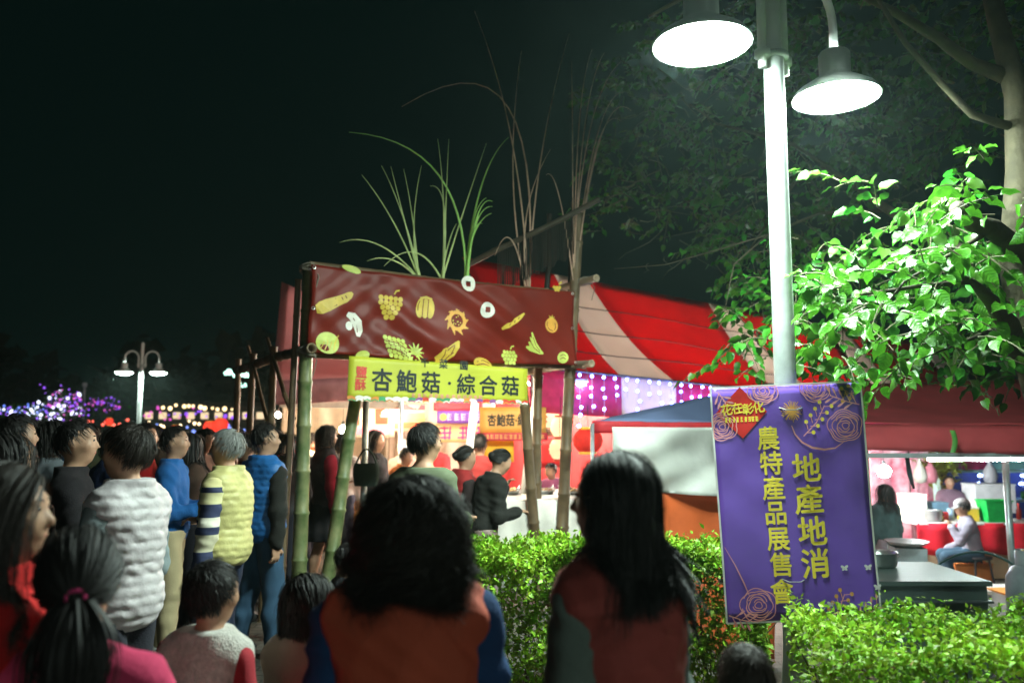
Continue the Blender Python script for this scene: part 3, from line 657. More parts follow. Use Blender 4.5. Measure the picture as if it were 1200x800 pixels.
# ------------------------------------------------------------------ street lamps
pole_m = mat('lamp_paint', (.33, .36, .345), rough=.45, var=.22, scale=7, bump=.12, bscale=30, spec=.45)
shade_m = mat('lamp_shade_paint', (.62, .66, .62), rough=.45, var=.06)
diff_m = mat('lamp_diffuser', (.9, .9, .9), emit=(.80, 1.0, .90), estr=LAMP_STRENGTH, rough=.4)
def street_lamp(label, x, y, ang, zlamp=3.73, reach=.61, det=24, ztop=3.83):
    t = thing('street_lamp', label, 'street lamp', (x, y, 0), 0, 'double headed street lamps')
    MB().lathe([(.11, 0), (.11, .05), (.085, .12), (.062, .5), (.057, ztop)], (x, y, 0), det).build('pole', pole_m, t, True)
    MB().lathe([(.060, ztop - .03), (.085, ztop - .03), (.088, ztop - .015), (.085, ztop), (.060, ztop)], (x, y, 0), det).build('collar', pole_m, t, True)
    MB().lathe([(.048, ztop), (.048, ztop + .62), (.03, ztop + .68), (0.002, ztop + .70)], (x, y, 0), det).build('top_tube', shade_m, t, True)
    for sg in (1, -1):
        d = Vector((math.cos(ang) * sg, math.sin(ang) * sg, 0)); B = Vector((x, y, 0))
        zc = zlamp + .45; r = (reach - .10) / 2
        pts = [B + d * .10 + Vector((0, 0, ztop - .10)), B + d * .10 + Vector((0, 0, zc))]
        pts += [B + d * (.10 + r - r * math.cos(q)) + Vector((0, 0, zc + r * 1.05 * math.sin(q))) for q in [PI * k / 14 for k in range(1, 15)]]
        pts += [B + d * reach + Vector((0, 0, zlamp + .30))]
        arm = MB().tube(pts, .026, 12).build('arm', shade_m, t, True)
        MB().lathe([(.026, -.02), (.045, -.02), (.045, .02), (.026, .02)], tuple(B + d * .10 + Vector((0, 0, ztop - .02))), 14).build('clamp', shade_m, arm, True)
        c = B + d * reach + Vector((0, 0, zlamp))
        sh = MB().lathe([(.03, .31), (.04, .30), (.085, .285), (.095, .27), (.095, .14), (.10, .125), (.16, .085), (.235, .035), (.262, .0), (.268, -.012), (.262, -.016), (.250, .0), (.15, .075), (.05, .10)], tuple(c), det).build('lamp_shade', shade_m, t, True)
        MB().lathe([(.002, -.078), (.06, -.074), (.12, -.062), (.18, -.040), (.22, -.018), (.24, .0), (.246, .010)], tuple(c), det).build('diffuser', diff_m, sh, True)
    return t
LX, LY = 1.525, 4.52
LA = math.atan2(4.87 - 4.18, 1.96 - .97)
street_lamp('large double headed street lamp with lit white discs, carrying the purple poster', LX, LY, LA)
street_lamp('distant double headed street lamp standing behind the crowd on the left', -11.45, 25.0, .15, 3.45, .5, 14, 3.7)
street_lamp('double headed street lamp of the same row, standing behind the photographer', 4.6, -7.2, LA, det=16)
fp = at(97, 492, 40); MB().lathe([(.07, 0), (.055, 3.8), (.12, 3.85), (.12, 4.0), (.0, 4.05)], (fp.x, 40, 0), 8).build('lamp_post', mat('far_post', (.7, .75, .75), rough=.5), None, True)
tag(bpy.context.scene.objects['lamp_post'], 'pale far post between the glowing purple trees', 'post')

# ------------------------------------------------------------------ purple poster
PW, PH = .825, 1.245
def poster():
    ctr = at(931, 586, LY - .085); tl = R(2.5)
    ux = Vector((math.cos(tl), 0.02, math.sin(tl))); uy = Vector((-math.sin(tl), 0.0, math.cos(tl)))
    root = thing('poster', 'purple market poster with yellow characters tied to the lamp post', 'poster', tuple(ctr - uy * PH / 2))
    mp0 = plane_map(ctr - ux * PW / 2 - uy * PH / 2, ux, uy)
    def mp(x, y, w=0.0):        # x, y in metres from lower left; the board bulges a little where it is tied to the pole
        bul = .018 * math.exp(-((x - PW * .52) / .16) ** 2) + .006 * math.sin(5 * y + 3 * x) + .0018 * math.sin(17 * (y - .8 * x)) * math.exp(-((y - 1.0) / .3) ** 2) + .0008 * math.sin(23 * (y + .9 * x))
        return mp0(x, y, w + bul)
    pm = mat('poster_print', (.19, .095, .54), rough=.34, var=.12, scale=2.5, spec=.5, bump=.12, bscale=5)
    mb = MB().grid(lambda u, v: mp(u * PW, v * PH), 24, 24, .006); mb.build('board', pm, root, True)
    # helper: photo pixels -> board metres
    def q(px, py):
        e1 = (1010 - 832, 447 - 458); e2 = (848 - 832, 725 - 458); dx, dy = px - 832, py - 458; D = e1[0] * e2[1] - e1[1] * e2[0]
        a = (dx * e2[1] - dy * e2[0]) / D; b = (e1[0] * dy - e1[1] * dx) / D
        return (a * PW, (1 - b) * PH)
    M = PW / 178.0
    edge = Flat(); 
    for a, b in (((0, 0), (PW, 0)), ((PW, 0), (PW, PH)), ((PW, PH), (0, PH)), ((0, PH), (0, 0))): edge.stroke([(a[0] + (b[0] - a[0]) * k / 16, a[1] + (b[1] - a[1]) * k / 16) for k in range(17)], .010)
    edge.build('white_edge', mat('print_white', (.75, .75, .74), rough=.4), root, mp, .0022)
    yel = mat('print_yellow', (.95, .76, .08), rough=.4, var=.06); pink = mat('print_pink', (.88, .36, .38), rough=.4); org = mat('print_orange', (.80, .40, .10), rough=.4); red = mat('print_red', (.72, .03, .025), rough=.4); whi = mat('print_white', (.75, .75, .74))
    x0 = [(904, 512), (905, 542), (909, 572), (909, 601), (911, 630), (912, 660), (912, 689)]
    for ch, c in zip('農特產品展售會', [(899, 515), (902, 543.5), (904, 572), (906, 600), (908, 629), (910, 658), (911, 688)]):
        f = Flat().text(ch, q(*c), 28.5 * M, .021, .0, .94); f.build('character', yel, root, mp)
    for ch, c in zip('地產地消', [(943, 548), (945, 584), (948, 620), (950, 656)]):
        Flat().text(ch, q(*c), 35 * M, .022, .0, 1.02).build('character', yel, root, mp)
    rd = random.Random(3)
    c = q(868, 486); r_ = 30 * M
    Flat().quad([(c[0] - r_, c[1]), (c[0], c[1] - r_), (c[0] + r_, c[1]), (c[0], c[1] + r_)]).build('diamond', red, root, mp, .0024)
    for i, ch in enumerate('花在彰化'): Flat().text(ch, (c[0] + (-17 + 12.5 * i) * M, c[1] + (4 + (i % 2) * 1.5) * M), 14 * M, .02, .12).build('character', yel, root, mp, .0038)
    f = Flat(); glyphs(f, c[0] - 20 * M, c[1] - 11 * M, c[0] + 20 * M, c[1] - 5 * M, 9, 1.1 * M, rd); f.build('small_print', yel, root, mp, .0038)
    def rose(cx, cy, r, clip=True):
        f = Flat(); C = q(cx, cy)
        for k in range(7):
            rr = r * M * (1 - k * .135); n = 36; ph = rd.uniform(0, 6)
            pts = []
            for i in range(n):
                a = 2 * PI * i / n; lob = 5 if k < 3 else 3
                rad = rr * (1 + (.13 if k < 3 else .2) * abs(math.sin(a * lob / 2 + ph)) - .06); pts.append((C[0] + rad * math.cos(a) + .04 * rr * k * math.sin(ph), C[1] + rad * .9 * math.sin(a)))
            segs = [pts] if k % 2 == 0 else [pts[2:16], pts[19:34]]
            for sgm in segs:
                sgm = [(min(max(x, .004), PW - .004), min(max(y, .004), PH - .004)) for x, y in sgm]
                f.stroke(sgm, 1.15 * M, closed=(k % 2 == 0))
        f.build('rose_outline', pink, root, mp)
    rose(990, 499, 20); rose(884, 704, 20); rose(846, 503, 17); rose(893, 460, 17); rose(955, 455, 18)
    def spray(a, b, n, leafm, berry):
        f = Flat(); A, B = q(*a), q(*b); f.stroke([A, ((A[0] + B[0]) / 2 + 3 * M, (A[1] + B[1]) / 2 - 2 * M), B], 1.2 * M); g = Flat(); dx, dy = B[0] - A[0], B[1] - A[1]; l = math.hypot(dx, dy); nx, ny = -dy / l, dx / l
        for i in range(n):
            t = (i + 1) / (n + .3); sg = 1 if i % 2 else -1; p = (A[0] + dx * t, A[1] + dy * t); e = (p[0] + (nx * sg * 7 + dx / l * 6) * M, p[1] + (ny * sg * 7 + dy / l * 6) * M)
            f.stroke([p, e], .9 * M); g.disc(e, (2.4 if berry else 4.2) * M, (2.4 if berry else 1.3) * M, math.atan2(e[1] - p[1], e[0] - p[0]), 10)
        f.build('spray_stem', pink, root, mp); g.build('spray_leaves', leafm, root, mp)
    spray((940, 512), (966, 476), 9, yel, True); spray((1008, 474), (973, 464), 9, pink, False); spray((840, 462), (852, 482), 7, pink, False); spray((962, 722), (984, 690), 9, org, True); spray((995, 722), (1022, 700), 8, pink, False); spray((850, 716), (874, 722), 6, pink, False); spray((1008, 455), (990, 462), 4, org, True)
    f = Flat(); C = q(926, 483)
    for k in range(30):
        a = 2 * PI * k / 30; f.stroke([(C[0] + 3 * M * math.cos(a), C[1] + 3 * M * math.sin(a)), (C[0] + rd.uniform(10, 14) * M * math.cos(a), C[1] + rd.uniform(10, 14) * M * math.sin(a))], .9 * M)
    f.disc(C, 3 * M); f.build('firework', org, root, mp)
    f = Flat(); f.stroke([q(926, 500), q(930, 510), q(938, 519), q(950, 525), q(965, 527), q(978, 525), q(988, 518)], [1 * M, 1.6 * M, 2 * M, 2.6 * M, 2.6 * M, 1.6 * M, .6 * M]); f.build('trail', pink, root, mp); f = Flat(); f.stroke([q(846, 640), q(858, 660), q(868, 680), q(874, 694)], [.4 * M, 1 * M, 1.6 * M, .6 * M]); f.build('trail', pink, root, mp)
    for bx, by in ((985, 661), (1013, 660), (1023, 682), (967, 701)):
        f = Flat(); C = q(bx, by)
        for sx in (-1, 1): f.disc((C[0] + sx * 2.2 * M, C[1] + 1 * M), 2.6 * M, 1.7 * M, sx * .6, 9); f.disc((C[0] + sx * 1.6 * M, C[1] - 1.8 * M), 1.8 * M, 1.3 * M, -sx * .5, 8)
        f.build('butterfly', whi, root, mp)
    f = Flat(); glyphs(f, q(930, 721)[0], q(930, 721)[1] - .4 * M, q(955, 721)[0], q(930, 721)[1] + 2.2 * M, 9, .4 * M, rd); f.build('small_print', whi, root, mp)
    f = Flat(); f.disc(q(921, 720), 4 * M, 2.6 * M); f.build('emblem', mat('print_green', (.25, .5, .3)), root, mp)
    tie_m = mat('wire', (.6, .6, .6), rough=.3, metal=.8)
    for py in (481, 676):
        C = mp(*q(925, py), .004); pts = [C + Vector((math.cos(a) * .075 - .0, .075 - math.sin(a) * .02 - .06 * (1 - math.sin(a)) * 0, 0)) for a in [PI * (1 + k / 8) for k in range(9)]]
        MB().tube([C + Vector((-.065, .01, .01)), C + Vector((-.03, -.008, -.004)), C + Vector((.03, -.008, -.004)), C + Vector((.065, .01, .008))], .003, 6).build('wire_tie', tie_m, root)
poster()
# ------------------------------------------------------------------ bamboo stall front (frame, banner, yellow sign)
E1 = Vector((.863, .505, 0)); E2 = Vector((-.505, .863, 0)); SO = Vector((-1.66, 6.5, 0)); UP = Vector((0, 0, 1))
def S(a, b, z): return SO + E1 * a + E2 * b + UP * z
bam_g = mat('bamboo_green', (.10, .17, .05), rough=.45, var=.4, scale=8, bump=.25, bscale=30, col2=(.24, .24, .11))
bam_b = mat('bamboo_brown', (.13, .085, .045), rough=.55, var=.35, scale=6, bump=.15, bscale=30)
bam_d = mat('bamboo_dry', (.30, .22, .15), rough=.55, var=.3, scale=6, bump=.15)
def bamboo(parent, a, b, r, m, seed=0, name='bamboo_pole', node=.32, n=10, amp=.012):
    a, b = Vector(a), Vector(b); L = (b - a).length; pts = []; rad = []; rr = random.Random(seed); k = max(2, int(L / node))
    ph = [rr.uniform(0, 6.28) for _ in range(2)]; px_ = (b - a).orthogonal().normalized(); py_ = (b - a).cross(px_).normalized()
    for i in range(k + 1):
        jt = rr.uniform(-.06, .06) if 0 < i < k else 0
        for dt, rf in ((-.02, 1.0), (-.006, 1.13), (.004, 1.10), (.018, .98)):
            t = (i / k) + (dt + jt) / L
            if 0 <= t <= 1:
                pts.append(a.lerp(b, t) + (px_ * math.sin(t * 3 + ph[0]) + py_ * math.sin(t * 4 + ph[1])) * amp * math.sin(PI * t)); rad.append(r * rf * (1 - .12 * t))
    mb = MB().tube(pts, rad, n, cap=False)
    # hollow ends
    e0, e1 = len(mb.v) - n, len(mb.v)
    for st, p, d in ((0, pts[0], (b - a).normalized()), (e0, pts[-1], -(b - a).normalized())):
        ring = [Vector(mb.v[st + i]) for i in range(n)]; inner = [p + (q - p) * .62 for q in ring]; deep = [q + d * .06 for q in inner]; bb = len(mb.v)
        mb.v += [tuple(q) for q in inner + deep]
        for i in range(n):
            j = (i + 1) % n; mb.f += [(st + i, st + j, bb + j, bb + i), (bb + i, bb + j, bb + n + j, bb + n + i)]
        mb.f.append(tuple(bb + n + i for i in range(n)))
    return mb.build(name, m, parent, True)
def bamboo_stall():
    t = thing('bamboo_stall', 'green bamboo pole frame of the stall under the fruit banner', 'stall frame', tuple(SO))
    bamboo(t, S(0, .06, 0), S(0.03, .06, 3.02), .060, bam_g, 1)
    bamboo(t, S(-.12, .12, 0), S(-.04, .14, 2.9), .030, bam_b, 2)
    bamboo(t, at(372, 745, 6.72) * 1.0, at(418, 462, 6.95), .060, bam_g, 3)
    def front(px, py, b=0.08):      # point of the stall front plane under a pixel, moved b backwards
        # solve along the ray for the plane (p - SO).E2 = b
        u = (px - 600) / FPX; v = (400 - py) / FPX
        dr = Vector((u, math.cos(PITCH) - v * math.sin(PITCH), math.sin(PITCH) + v * math.cos(PITCH))); o = Vector((0, 0, EYE))
        k = (b - (o - SO).dot(E2)) / dr.dot(E2); return o + dr * k
    bamboo(t, front(632, 690, .25), front(612, 440, .15), .055, bam_b, 4)
    bamboo(t, front(629, 700, .40), front(631, 400, .40), .052, bam_b, 5)
    bamboo(t, front(655, 700, .10), front(678, 250, .10), .060, bam_b, 6)
    # long side beams, ends pointing towards the viewer
    rt = front(676, 425, 0)
    bamboo(t, front(676, 428, 0) + E2 * 1.6, front(676, 428, 0) - E2 * .25, .040, bam_d, 7, 'side_beam')
    bamboo(t, front(684, 330, 0) + E2 * 1.9, front(684, 330, 0) - E2 * .22, .040, bam_d, 8, 'side_beam')
    bamboo(t, S(0, 0, 2.30) + E2 * 2.6, S(0, 0, 2.30) - E2 * .16, .045, bam_b, 9, 'side_beam')
    bamboo(t, S(.0, -.02, 2.99), S(2.62, -.02, 2.97), .035, bam_b, 10, 'front_beam')
    bamboo(t, S(.0, .02, 2.27), S(2.62, .02, 2.27), .030, bam_b, 11, 'front_beam')
    for k, (b, px) in enumerate(((.95, .0), (1.75, 0), (2.45, 0))): bamboo(t, S(-.05, b, 0), S(-.02, b, 2.42), .036, bam_b, 20 + k)
    for k, (a0, b0, a1, b1) in enumerate(((0, .3, -.05, 1.1), (.0, 1.2, -.05, 1.9))): bamboo(t, S(a0, b0, 1.75), S(a1, b1, 2.5), .020, bam_b, 30 + k, 'brace')
    # rope lashings at the crossings
    rope = mat('rope', (.22, .19, .15), rough=.95)
    for c, r_ in ((S(0.02, .03, 2.29), .085), (front(676, 428, .06), .075), (front(684, 330, .06), .075), (S(.02, .03, 2.97), .08)):
        mb = MB()
        for j in range(5): mb.tube([c + Vector((math.cos(q) * r_, math.sin(q) * r_, (j - 2) * .012 + .012 * math.sin(q * 2 + j))) for q in np.linspace(0, 2 * PI, 13)], .006, 5)
        mb.tube([c + Vector((.06, -.06, 0)), c + Vector((.10, -.09, -.08)), c + Vector((.07, -.08, -.2))], .004, 5); mb.build('rope_lashing', rope, t)
    return t, front
STALL, front = bamboo_stall()
# upper deck: slatted screen standing behind the banner
scr = thing('bamboo_screen', 'dark slatted bamboo screen standing above the banner', 'screen', tuple(S(1.5, .5, 2.95)))
pA, pB = front(545, 312, .55), front(703, 233, -.35)
bamboo(scr, pA, pB, .030, mat('bamboo_old', (.06, .045, .03), rough=.6), 41, 'top_rail')
dark_b = mat('bamboo_dark', (.018, .013, .009), rough=.7, var=.3)
for k in range(46):
    t = .25 + .55 * k / 45; p = pA.lerp(pB, t); MB().tube([p - UP * .02, p + UP * (-.42 - .02 * math.sin(k * 7.1)) + E1 * .01 * math.sin(k)], .005, 5).build('slat', dark_b, scr)
for k, (px, py0, py1) in enumerate(((612, 350, 262), (640, 350, 250), (668, 350, 236))): bamboo(scr, front(px, py0, .3), front(px + 4, py1, .25), .03, dark_b, 50 + k, 'post')

# banner cloth
BW, BH = 2.57, .71
def banner():
    root = thing('fruit_banner', 'dark red cloth banner printed with yellow fruit and vegetables', 'banner', tuple(S(BW / 2, -.075, 2.27)))
    def P(u, v, w=0.0):        # u 0..1 to the right, v 0..1 downwards
        top = 2.985 - .012 * math.sin(PI * u) * 1 ; bot = 2.275 - .05 * math.sin(PI * u) ** 2 * .4
        x = u * BW; z = top + (bot - top) * v
        fold = .018 * math.sin(9 * u + 5 * v) * v + .020 * math.sin(14 * (u - .55 * v) + 1) * (max(v, 0) ** .7) * math.exp(-((u - .45 - .2 * v) / .3) ** 2) * 1.5 + .014 * math.sin(31 * (u - .5 * v)) * math.exp(-((u - .55) / .3) ** 2) + .010 * math.sin(47 * (u - .35 * v) + 2) * v + .006 * math.sin(60 * (u + .3 * v)) * math.exp(-((u - .15) / .2) ** 2)
        x += .01 * math.sin(6 * v + 3 * u)
        return S(x, -.085 - fold - w, z)
    bm_ = mat('banner_cloth', (.21, .021, .012), rough=.40, var=.2, scale=2, spec=.22, trans=.3)
    mb = MB().grid(lambda u, v: P(u, 1 - v), 72, 26, .002); mb.build('cloth', bm_, root, True)
    def q(px, py):
        u = (px - 358) / 311.; tp = 310 + 32 * u; bt = 413 + 15 * u; s = u / (1.2 - .2 * u) * 1.0
        s = u * 1.2 / (1 + .2 * u) if False else u / (1 + .2 * (1 - u)) ; return (s * BW, (1 - (py - tp) / (bt - tp)) * BH)
    mp = lambda x, y, w=.003: P(x / BW, 1 - y / BH, w)
    U = BH / 95.
    col = {'y': mat('fruit_yellow', (.62, .42, .05), rough=.5), 'g': mat('fruit_lime', (.50, .55, .10), rough=.5), 'w': mat('fruit_white', (.75, .70, .62), rough=.5), 'r': mat('fruit_red', (.45, .05, .02), rough=.5), 'o': mat('fruit_orange', (.70, .33, .05), rough=.5)}
    def put(name, f, c, lift=.004): f.build(name, col[c], root, mp, lift)
    def blob(C, pts, sc=1.0, rot=0.0):
        ca, sa = math.cos(rot), math.sin(rot); return [(C[0] + (x * ca - y * sa) * U * sc, C[1] + (x * sa + y * ca) * U * sc) for x, y in pts]
    def grapes(px, py, rows, sc=1.0):
        C = q(px, py); f = Flat()
        for r_, n in enumerate(rows):
            for i in range(n): f.disc(blob(C, [((i - (n - 1) / 2) * 6.2, 9 - r_ * 5.4)], sc)[0], 3.1 * U * sc, n=9)
        f.stroke(blob(C, [(4, 14), (6, 18), (10, 19)], sc), 1.8 * U); put('grapes', f, 'y' if py < 380 else 'g')
    def ell(name, px, py, rx_, ry_, a, c): f = Flat().disc(q(px, py), rx_ * U, ry_ * U, a, 20); put(name, f, c)
    # gourd
    C = q(385, 355); f = Flat(); f.stroke(blob(C, [(-19, -9), (-14, -7), (-6, -3), (4, 2), (12, 6), (17, 10), (20, 13)]), [9 * U, 14 * U, 14 * U, 11 * U, 10 * U, 8 * U, 3 * U]); put('gourd', f, 'y')
    C = q(411, 381); f = Flat(); f.stroke(blob(C, [(-8, 12), (-2, 10), (4, 3), (7, -6), (6, -12)]), [5 * U, 9 * U, 11 * U, 9 * U, 4 * U]); f.disc(blob(C, [(-5, -1)])[0], 4 * U, 5 * U); put('bean', f, 'w')
    grapes(452, 358, (5, 5, 4, 3, 2)); grapes(593, 418, (4, 5, 4, 3), .8); grapes(648, 342, (3, 2), .7)
    C = q(494, 360); f = Flat()
    for i in range(3): f.disc(blob(C, [((i - 1) * 6.5, 0)])[0], 5 * U, 11.5 * U)
    f.stroke(blob(C, [(-8, 11), (0, 13), (8, 11)]), 3 * U); put('pepper', f, 'y')
    C = q(532, 374); f = Flat().ring(C, 10 * U, 4.4 * U, 20)
    for k in range(9):
        a = k * .7; f.stroke(blob(C, [(11 * math.cos(a), 11 * math.sin(a)), (16 * math.cos(a + .25), 16 * math.sin(a + .25) - 2)]), [5 * U, .8 * U])
    put('dragon_fruit', f, 'o')
    f = Flat()
    for k in range(12): f.disc(blob(C, [(random.uniform(-6, 6), random.uniform(-6, 6))])[0], .9 * U, n=6)
    put('seeds', f, 'y', .0055)
    for px, py in ((566, 362), (543, 331)):
        C = q(px, py); f = Flat(); n = 20
        for k in range(n):
            a0, a1 = 2 * PI * k / n, 2 * PI * (k + 1) / n
            sq = lambda a: 3.4 * U / max(abs(math.cos(a)), abs(math.sin(a)))
            f.add([(C[0] + 9.6 * U * math.cos(a0), C[1] + 9.6 * U * math.sin(a0)), (C[0] + 9.6 * U * math.cos(a1), C[1] + 9.6 * U * math.sin(a1)), (C[0] + sq(a1) * math.cos(a1), C[1] + sq(a1) * math.sin(a1)), (C[0] + sq(a0) * math.cos(a0), C[1] + sq(a0) * math.sin(a0))], [(0, 1, 2, 3)])
        put('coin', f, 'w')
    C = q(598, 376); f = Flat().stroke(blob(C, [(-17, -10), (-10, -6), (-3, -3), (3, 1), (10, 6), (15, 11)]), [3 * U, 6 * U, 4 * U, 6 * U, 5 * U, 2 * U]); put('chilli', f, 'y')
    ell('tomato', 643, 381, 9.5, 9.5, 0, 'o'); f = Flat(); C = q(643, 373)
    for k in range(5): f.stroke(blob(C, [(0, 0), (5 * math.cos(k * 1.26), 3 * math.sin(k * 1.26) + 2)]), [2 * U, .6 * U])
    put('tomato_leaf', f, 'y', .0055)
    C = q(620, 404); f = Flat()
    for k in range(4): f.stroke(blob(C, [(-1 - 3 * k, 16 - 6 * k), (2 - 2 * k, 2 - 2 * k), (9, -8), (14, -10)]), [2 * U, 6 * U, 6 * U, 2 * U])
    put('bananas', f, 'g')
    ell('cabbage', 381, 402, 13, 12, 0, 'g'); f = Flat(); C = q(381, 402)
    for k in range(4): f.stroke(blob(C, [(-9 + 5 * k, -8), (-4 + 4 * k, 0), (-6 + 6 * k, 9)]), 1 * U)
    put('cabbage_vein', f, 'y', .0055)
    C = q(461, 403); f = Flat()
    for r_ in range(5):
        for i in range(5): f.disc(blob(C, [((i - 2) * 5.4 + r_ * 1.5 - 3, 8 - r_ * 5 + i * -.8)])[0], 2.7 * U, n=8)
    D = q(482, 411)
    for k in range(11): f.stroke([D, (D[0] + 11 * U * math.cos(k * .571), D[1] + 11 * U * math.sin(k * .571))], [5 * U, .8 * U])
    put('pineapple', f, 'g')
    C = q(519, 411); f = Flat().stroke(blob(C, [(-14, -10), (-6, -5), (3, 1), (11, 9), (15, 14)]), [9 * U, 12 * U, 12 * U, 8 * U, 2 * U]); f.stroke(blob(C, [(-14, -12), (-6, 2), (-2, 4)]), 3 * U); put('corn', f, 'y')
    ell('papaya', 559, 424, 13, 7, -.2, 'y'); ell('lime', 653, 419, 7.5, 7.5, 0, 'g'); ell('leaf', 405, 315, 11, 4, -.2, 'g'); ell('mango', 420, 416, 8, 5, .3, 'g')
    dk = mat('fruit_line', (.16, .03, .015), rough=.6)
    def lines(px, py, segs):
        C = q(px, py); f = Flat()
        for sgm in segs: f.stroke(blob(C, sgm), 1.0 * U)
        f.build('print_lines', dk, root, mp, .0062)
    lines(385, 355, [[(8, 7), (10, 4)], [(12, 9), (14, 6)], [(-14, -4), (-4, 1), (2, 5)], [(-12, -10), (-4, -6), (4, -2)]])
    lines(494, 360, [[(-3.2, -9), (-3.2, 0), (-3.2, 9)], [(3.2, -9), (3.2, 0), (3.2, 9)], [(-9, -3), (-9.5, 3), (-8, 8)]])
    lines(519, 411, [[(-4, -9), (0, -4), (6, 0)], [(-2, 2), (3, 6), (8, 9)], [(-8, -8), (-5, -3), (-4, 3)], [(2, -3), (5, 2), (8, 8)]])
    lines(559, 424, [[(-9, 2), (0, 4), (9, 1)], [(-9, -2), (0, 0), (9, -3)]]); lines(643, 381, [[(-6, -3), (-3, -6), (2, -7)], [(-6, 4), (-7, 0), (-6, -2)], [(5, 3), (6, -2), (4, -6)]])
    lines(620, 404, [[(0, 10), (3, 0), (9, -7)], [(-5, 6), (0, -3), (9, -9)]]); lines(653, 419, [[(-4, 2), (0, 4), (4, 2)], [(-4, -2), (0, 0), (4, -2)]]); lines(411, 381, [[(-1, 8), (4, 1), (5, -8)]])
    lines(598, 376, [[(-8, -6), (-6, -3)], [(0, -2), (2, 2)], [(7, 3), (8, 6)]]); lines(461, 403, [[(-14, 4), (0, 2), (10, -4)], [(-12, -4), (-2, -6), (8, -10)]])
    gm = mat('grommet', (.6, .6, .55), metal=.9, rough=.3)
    for u in (.008, .992):
        for v in (.03, .5, .97): MB().tube([P(u, v, .004) + E1 * .012 * math.cos(a) + UP * .012 * math.sin(a) for a in np.linspace(0, 2 * PI, 11)], .003, 5).build('grommet', gm, root)
banner()

# yellow mushroom sign hanging under the banner
def sign_yellow():
    A, Bc, C_, D_ = front(409, 417, -.14), front(618, 432, -.14), front(618, 471, -.14), front(407, 466, -.14)
    Wd = (Bc - A).length; Hh = (A.z - D_.z + Bc.z - C_.z) / 2
    root = thing('mushroom_sign', 'long yellow stall sign with black characters hanging below the fruit banner', 'sign', tuple(D_))
    def mp(x, y, w=0.0):
        u = x / Wd; lo = D_.lerp(C_, u); hi = A.lerp(Bc, u); p = lo.lerp(hi, y / Hh); return p - E2 * (w + .006 * math.sin(7 * u + 2 * y) + .004 * math.sin(23 * u))
    MB().grid(lambda u, v: mp(u * Wd, v * Hh), 30, 8, .006).build('sheet', mat('sign_yellow', (.50, .50, .035), rough=.5, var=.1, scale=3), root, True)
    ink = mat('sign_ink', (.010, .018, .018), rough=.6); red = mat('sign_red', (.62, .05, .03), rough=.5); pk = mat('sign_pink', (.72, .30, .22), rough=.5)
    def q(px, py):
        u = (px - 408) / 210.; u2 = u / (1 + .10 * (1 - u)); tp = 417 + 15 * u; bt = 466 + 5 * u; return (u2 * Wd, Hh * (1 - (py - tp) / (bt - tp)))
    k = Hh / 45.
    for ch, c in zip('杏鮑菇綜合菇', ((446.5, 445), (475, 446.5), (503.5, 448), (545, 450), (571.5, 451.5), (597, 452))): Flat().text(ch, q(*c), 27 * k, .022, 0, .98).build('character', ink, root, mp, .004)
    Flat().disc(q(525.5, 449), 2.0 * k).build('dot', ink, root, mp, .004)
    for ch, c in zip('鹽酥', ((422.5, 436), (422, 450.5))): Flat().text(ch, q(*c), 13.5 * k, .03).build('character', red, root, mp, .004)
    for ch, c in zip('千菜園', ((496, 432), (518, 433.5), (542, 434.5))): Flat().text(ch, (q(*c)[0], Hh * .97), 12 * k, .02).build('character', ink, root, mp, .004)
    rd = random.Random(5); f = Flat(); a = q(480, 463); b = q(566, 466); glyphs(f, a[0], Hh * .045, b[0], Hh * .155, 13, .9 * k, rd); f.build('small_print', pk, root, mp, .004)
    # scalloped mushroom border along the lower edge
    cols = [red, mat('scallop_green', (.06, .30, .12)), mat('scallop_white', (.8, .78, .7)), mat('scallop_purple', (.25, .08, .25)), mat('scallop_orange', (.7, .25, .05))]
    for i in range(26):
        x = Wd * (i + .5) / 26; f = Flat().disc((x, -.004 + .008 * rd.random()), Wd / 44, .018, rd.uniform(-.3, .3), 12); f.build('scallop', cols[rd.choice((0, 0, 1, 2, 4, 3, 2))], root, mp, .006 + .001 * (i % 2))
        f = Flat().stroke([(x - .03, -.02), (x, -.008), (x + .03, -.022)], .010); f.build('scallop_rim', cols[rd.randrange(5)], root, mp, .0085)
sign_yellow()

# decorative sugar cane / reed clumps on top of the stall
cane_l = mat('cane_pale', (.46, .55, .22), rough=.5, var=.3, scale=4); cane_d = mat('cane_dark', (.52, .33, .24), rough=.6, var=.3)
def cane(label, base, tips, m, r=.011):
    t = thing('reed_clump', label, 'reeds', tuple(base), 0, 'cut reeds standing on the stall roof')
    for i, (px, py, cx, cy) in enumerate(tips):
        b_ = (i % 3) * .10 - .05; e = front(px, py, b_); c = front(cx, cy, b_)
        pts = bez(base + Vector((.015 * math.sin(i * 2.1), .015 * math.cos(i * 3), 0)), c, e, 14)
        MB().tube(pts, [r * (1.15 - .07 * k) for k in range(15)], 5).build('stalk', m, t, True)
    return t
cane('pale reed clump nearest the left end of the banner', front(492, 330, .1), [(424, 205, 465, 255), (447, 194, 472, 240), (473, 198, 486, 255), (458, 195, 468, 235), (398, 284, 445, 268), (494, 194, 478, 262), (430, 306, 462, 292)], cane_l, .009)
cane('pale reed clump standing over the middle of the banner', front(518, 332, .1), [(513, 163, 524, 240), (526, 163, 522, 240), (570, 168, 540, 255), (504, 218, 530, 212), (450, 312, 490, 270), (535, 262, 524, 280)], cane_l, .010)
cane('bright green reed bunch with bent leaves and one long arching stem', front(546, 335, .1), [(409, 155, 548, 165), (577, 242, 552, 240), (576, 250, 550, 258), (577, 236, 556, 225), (570, 232, 550, 240), (596, 161, 556, 195), (565, 262, 552, 255)], mat('cane_green', (.32, .58, .13), rough=.45), .012)
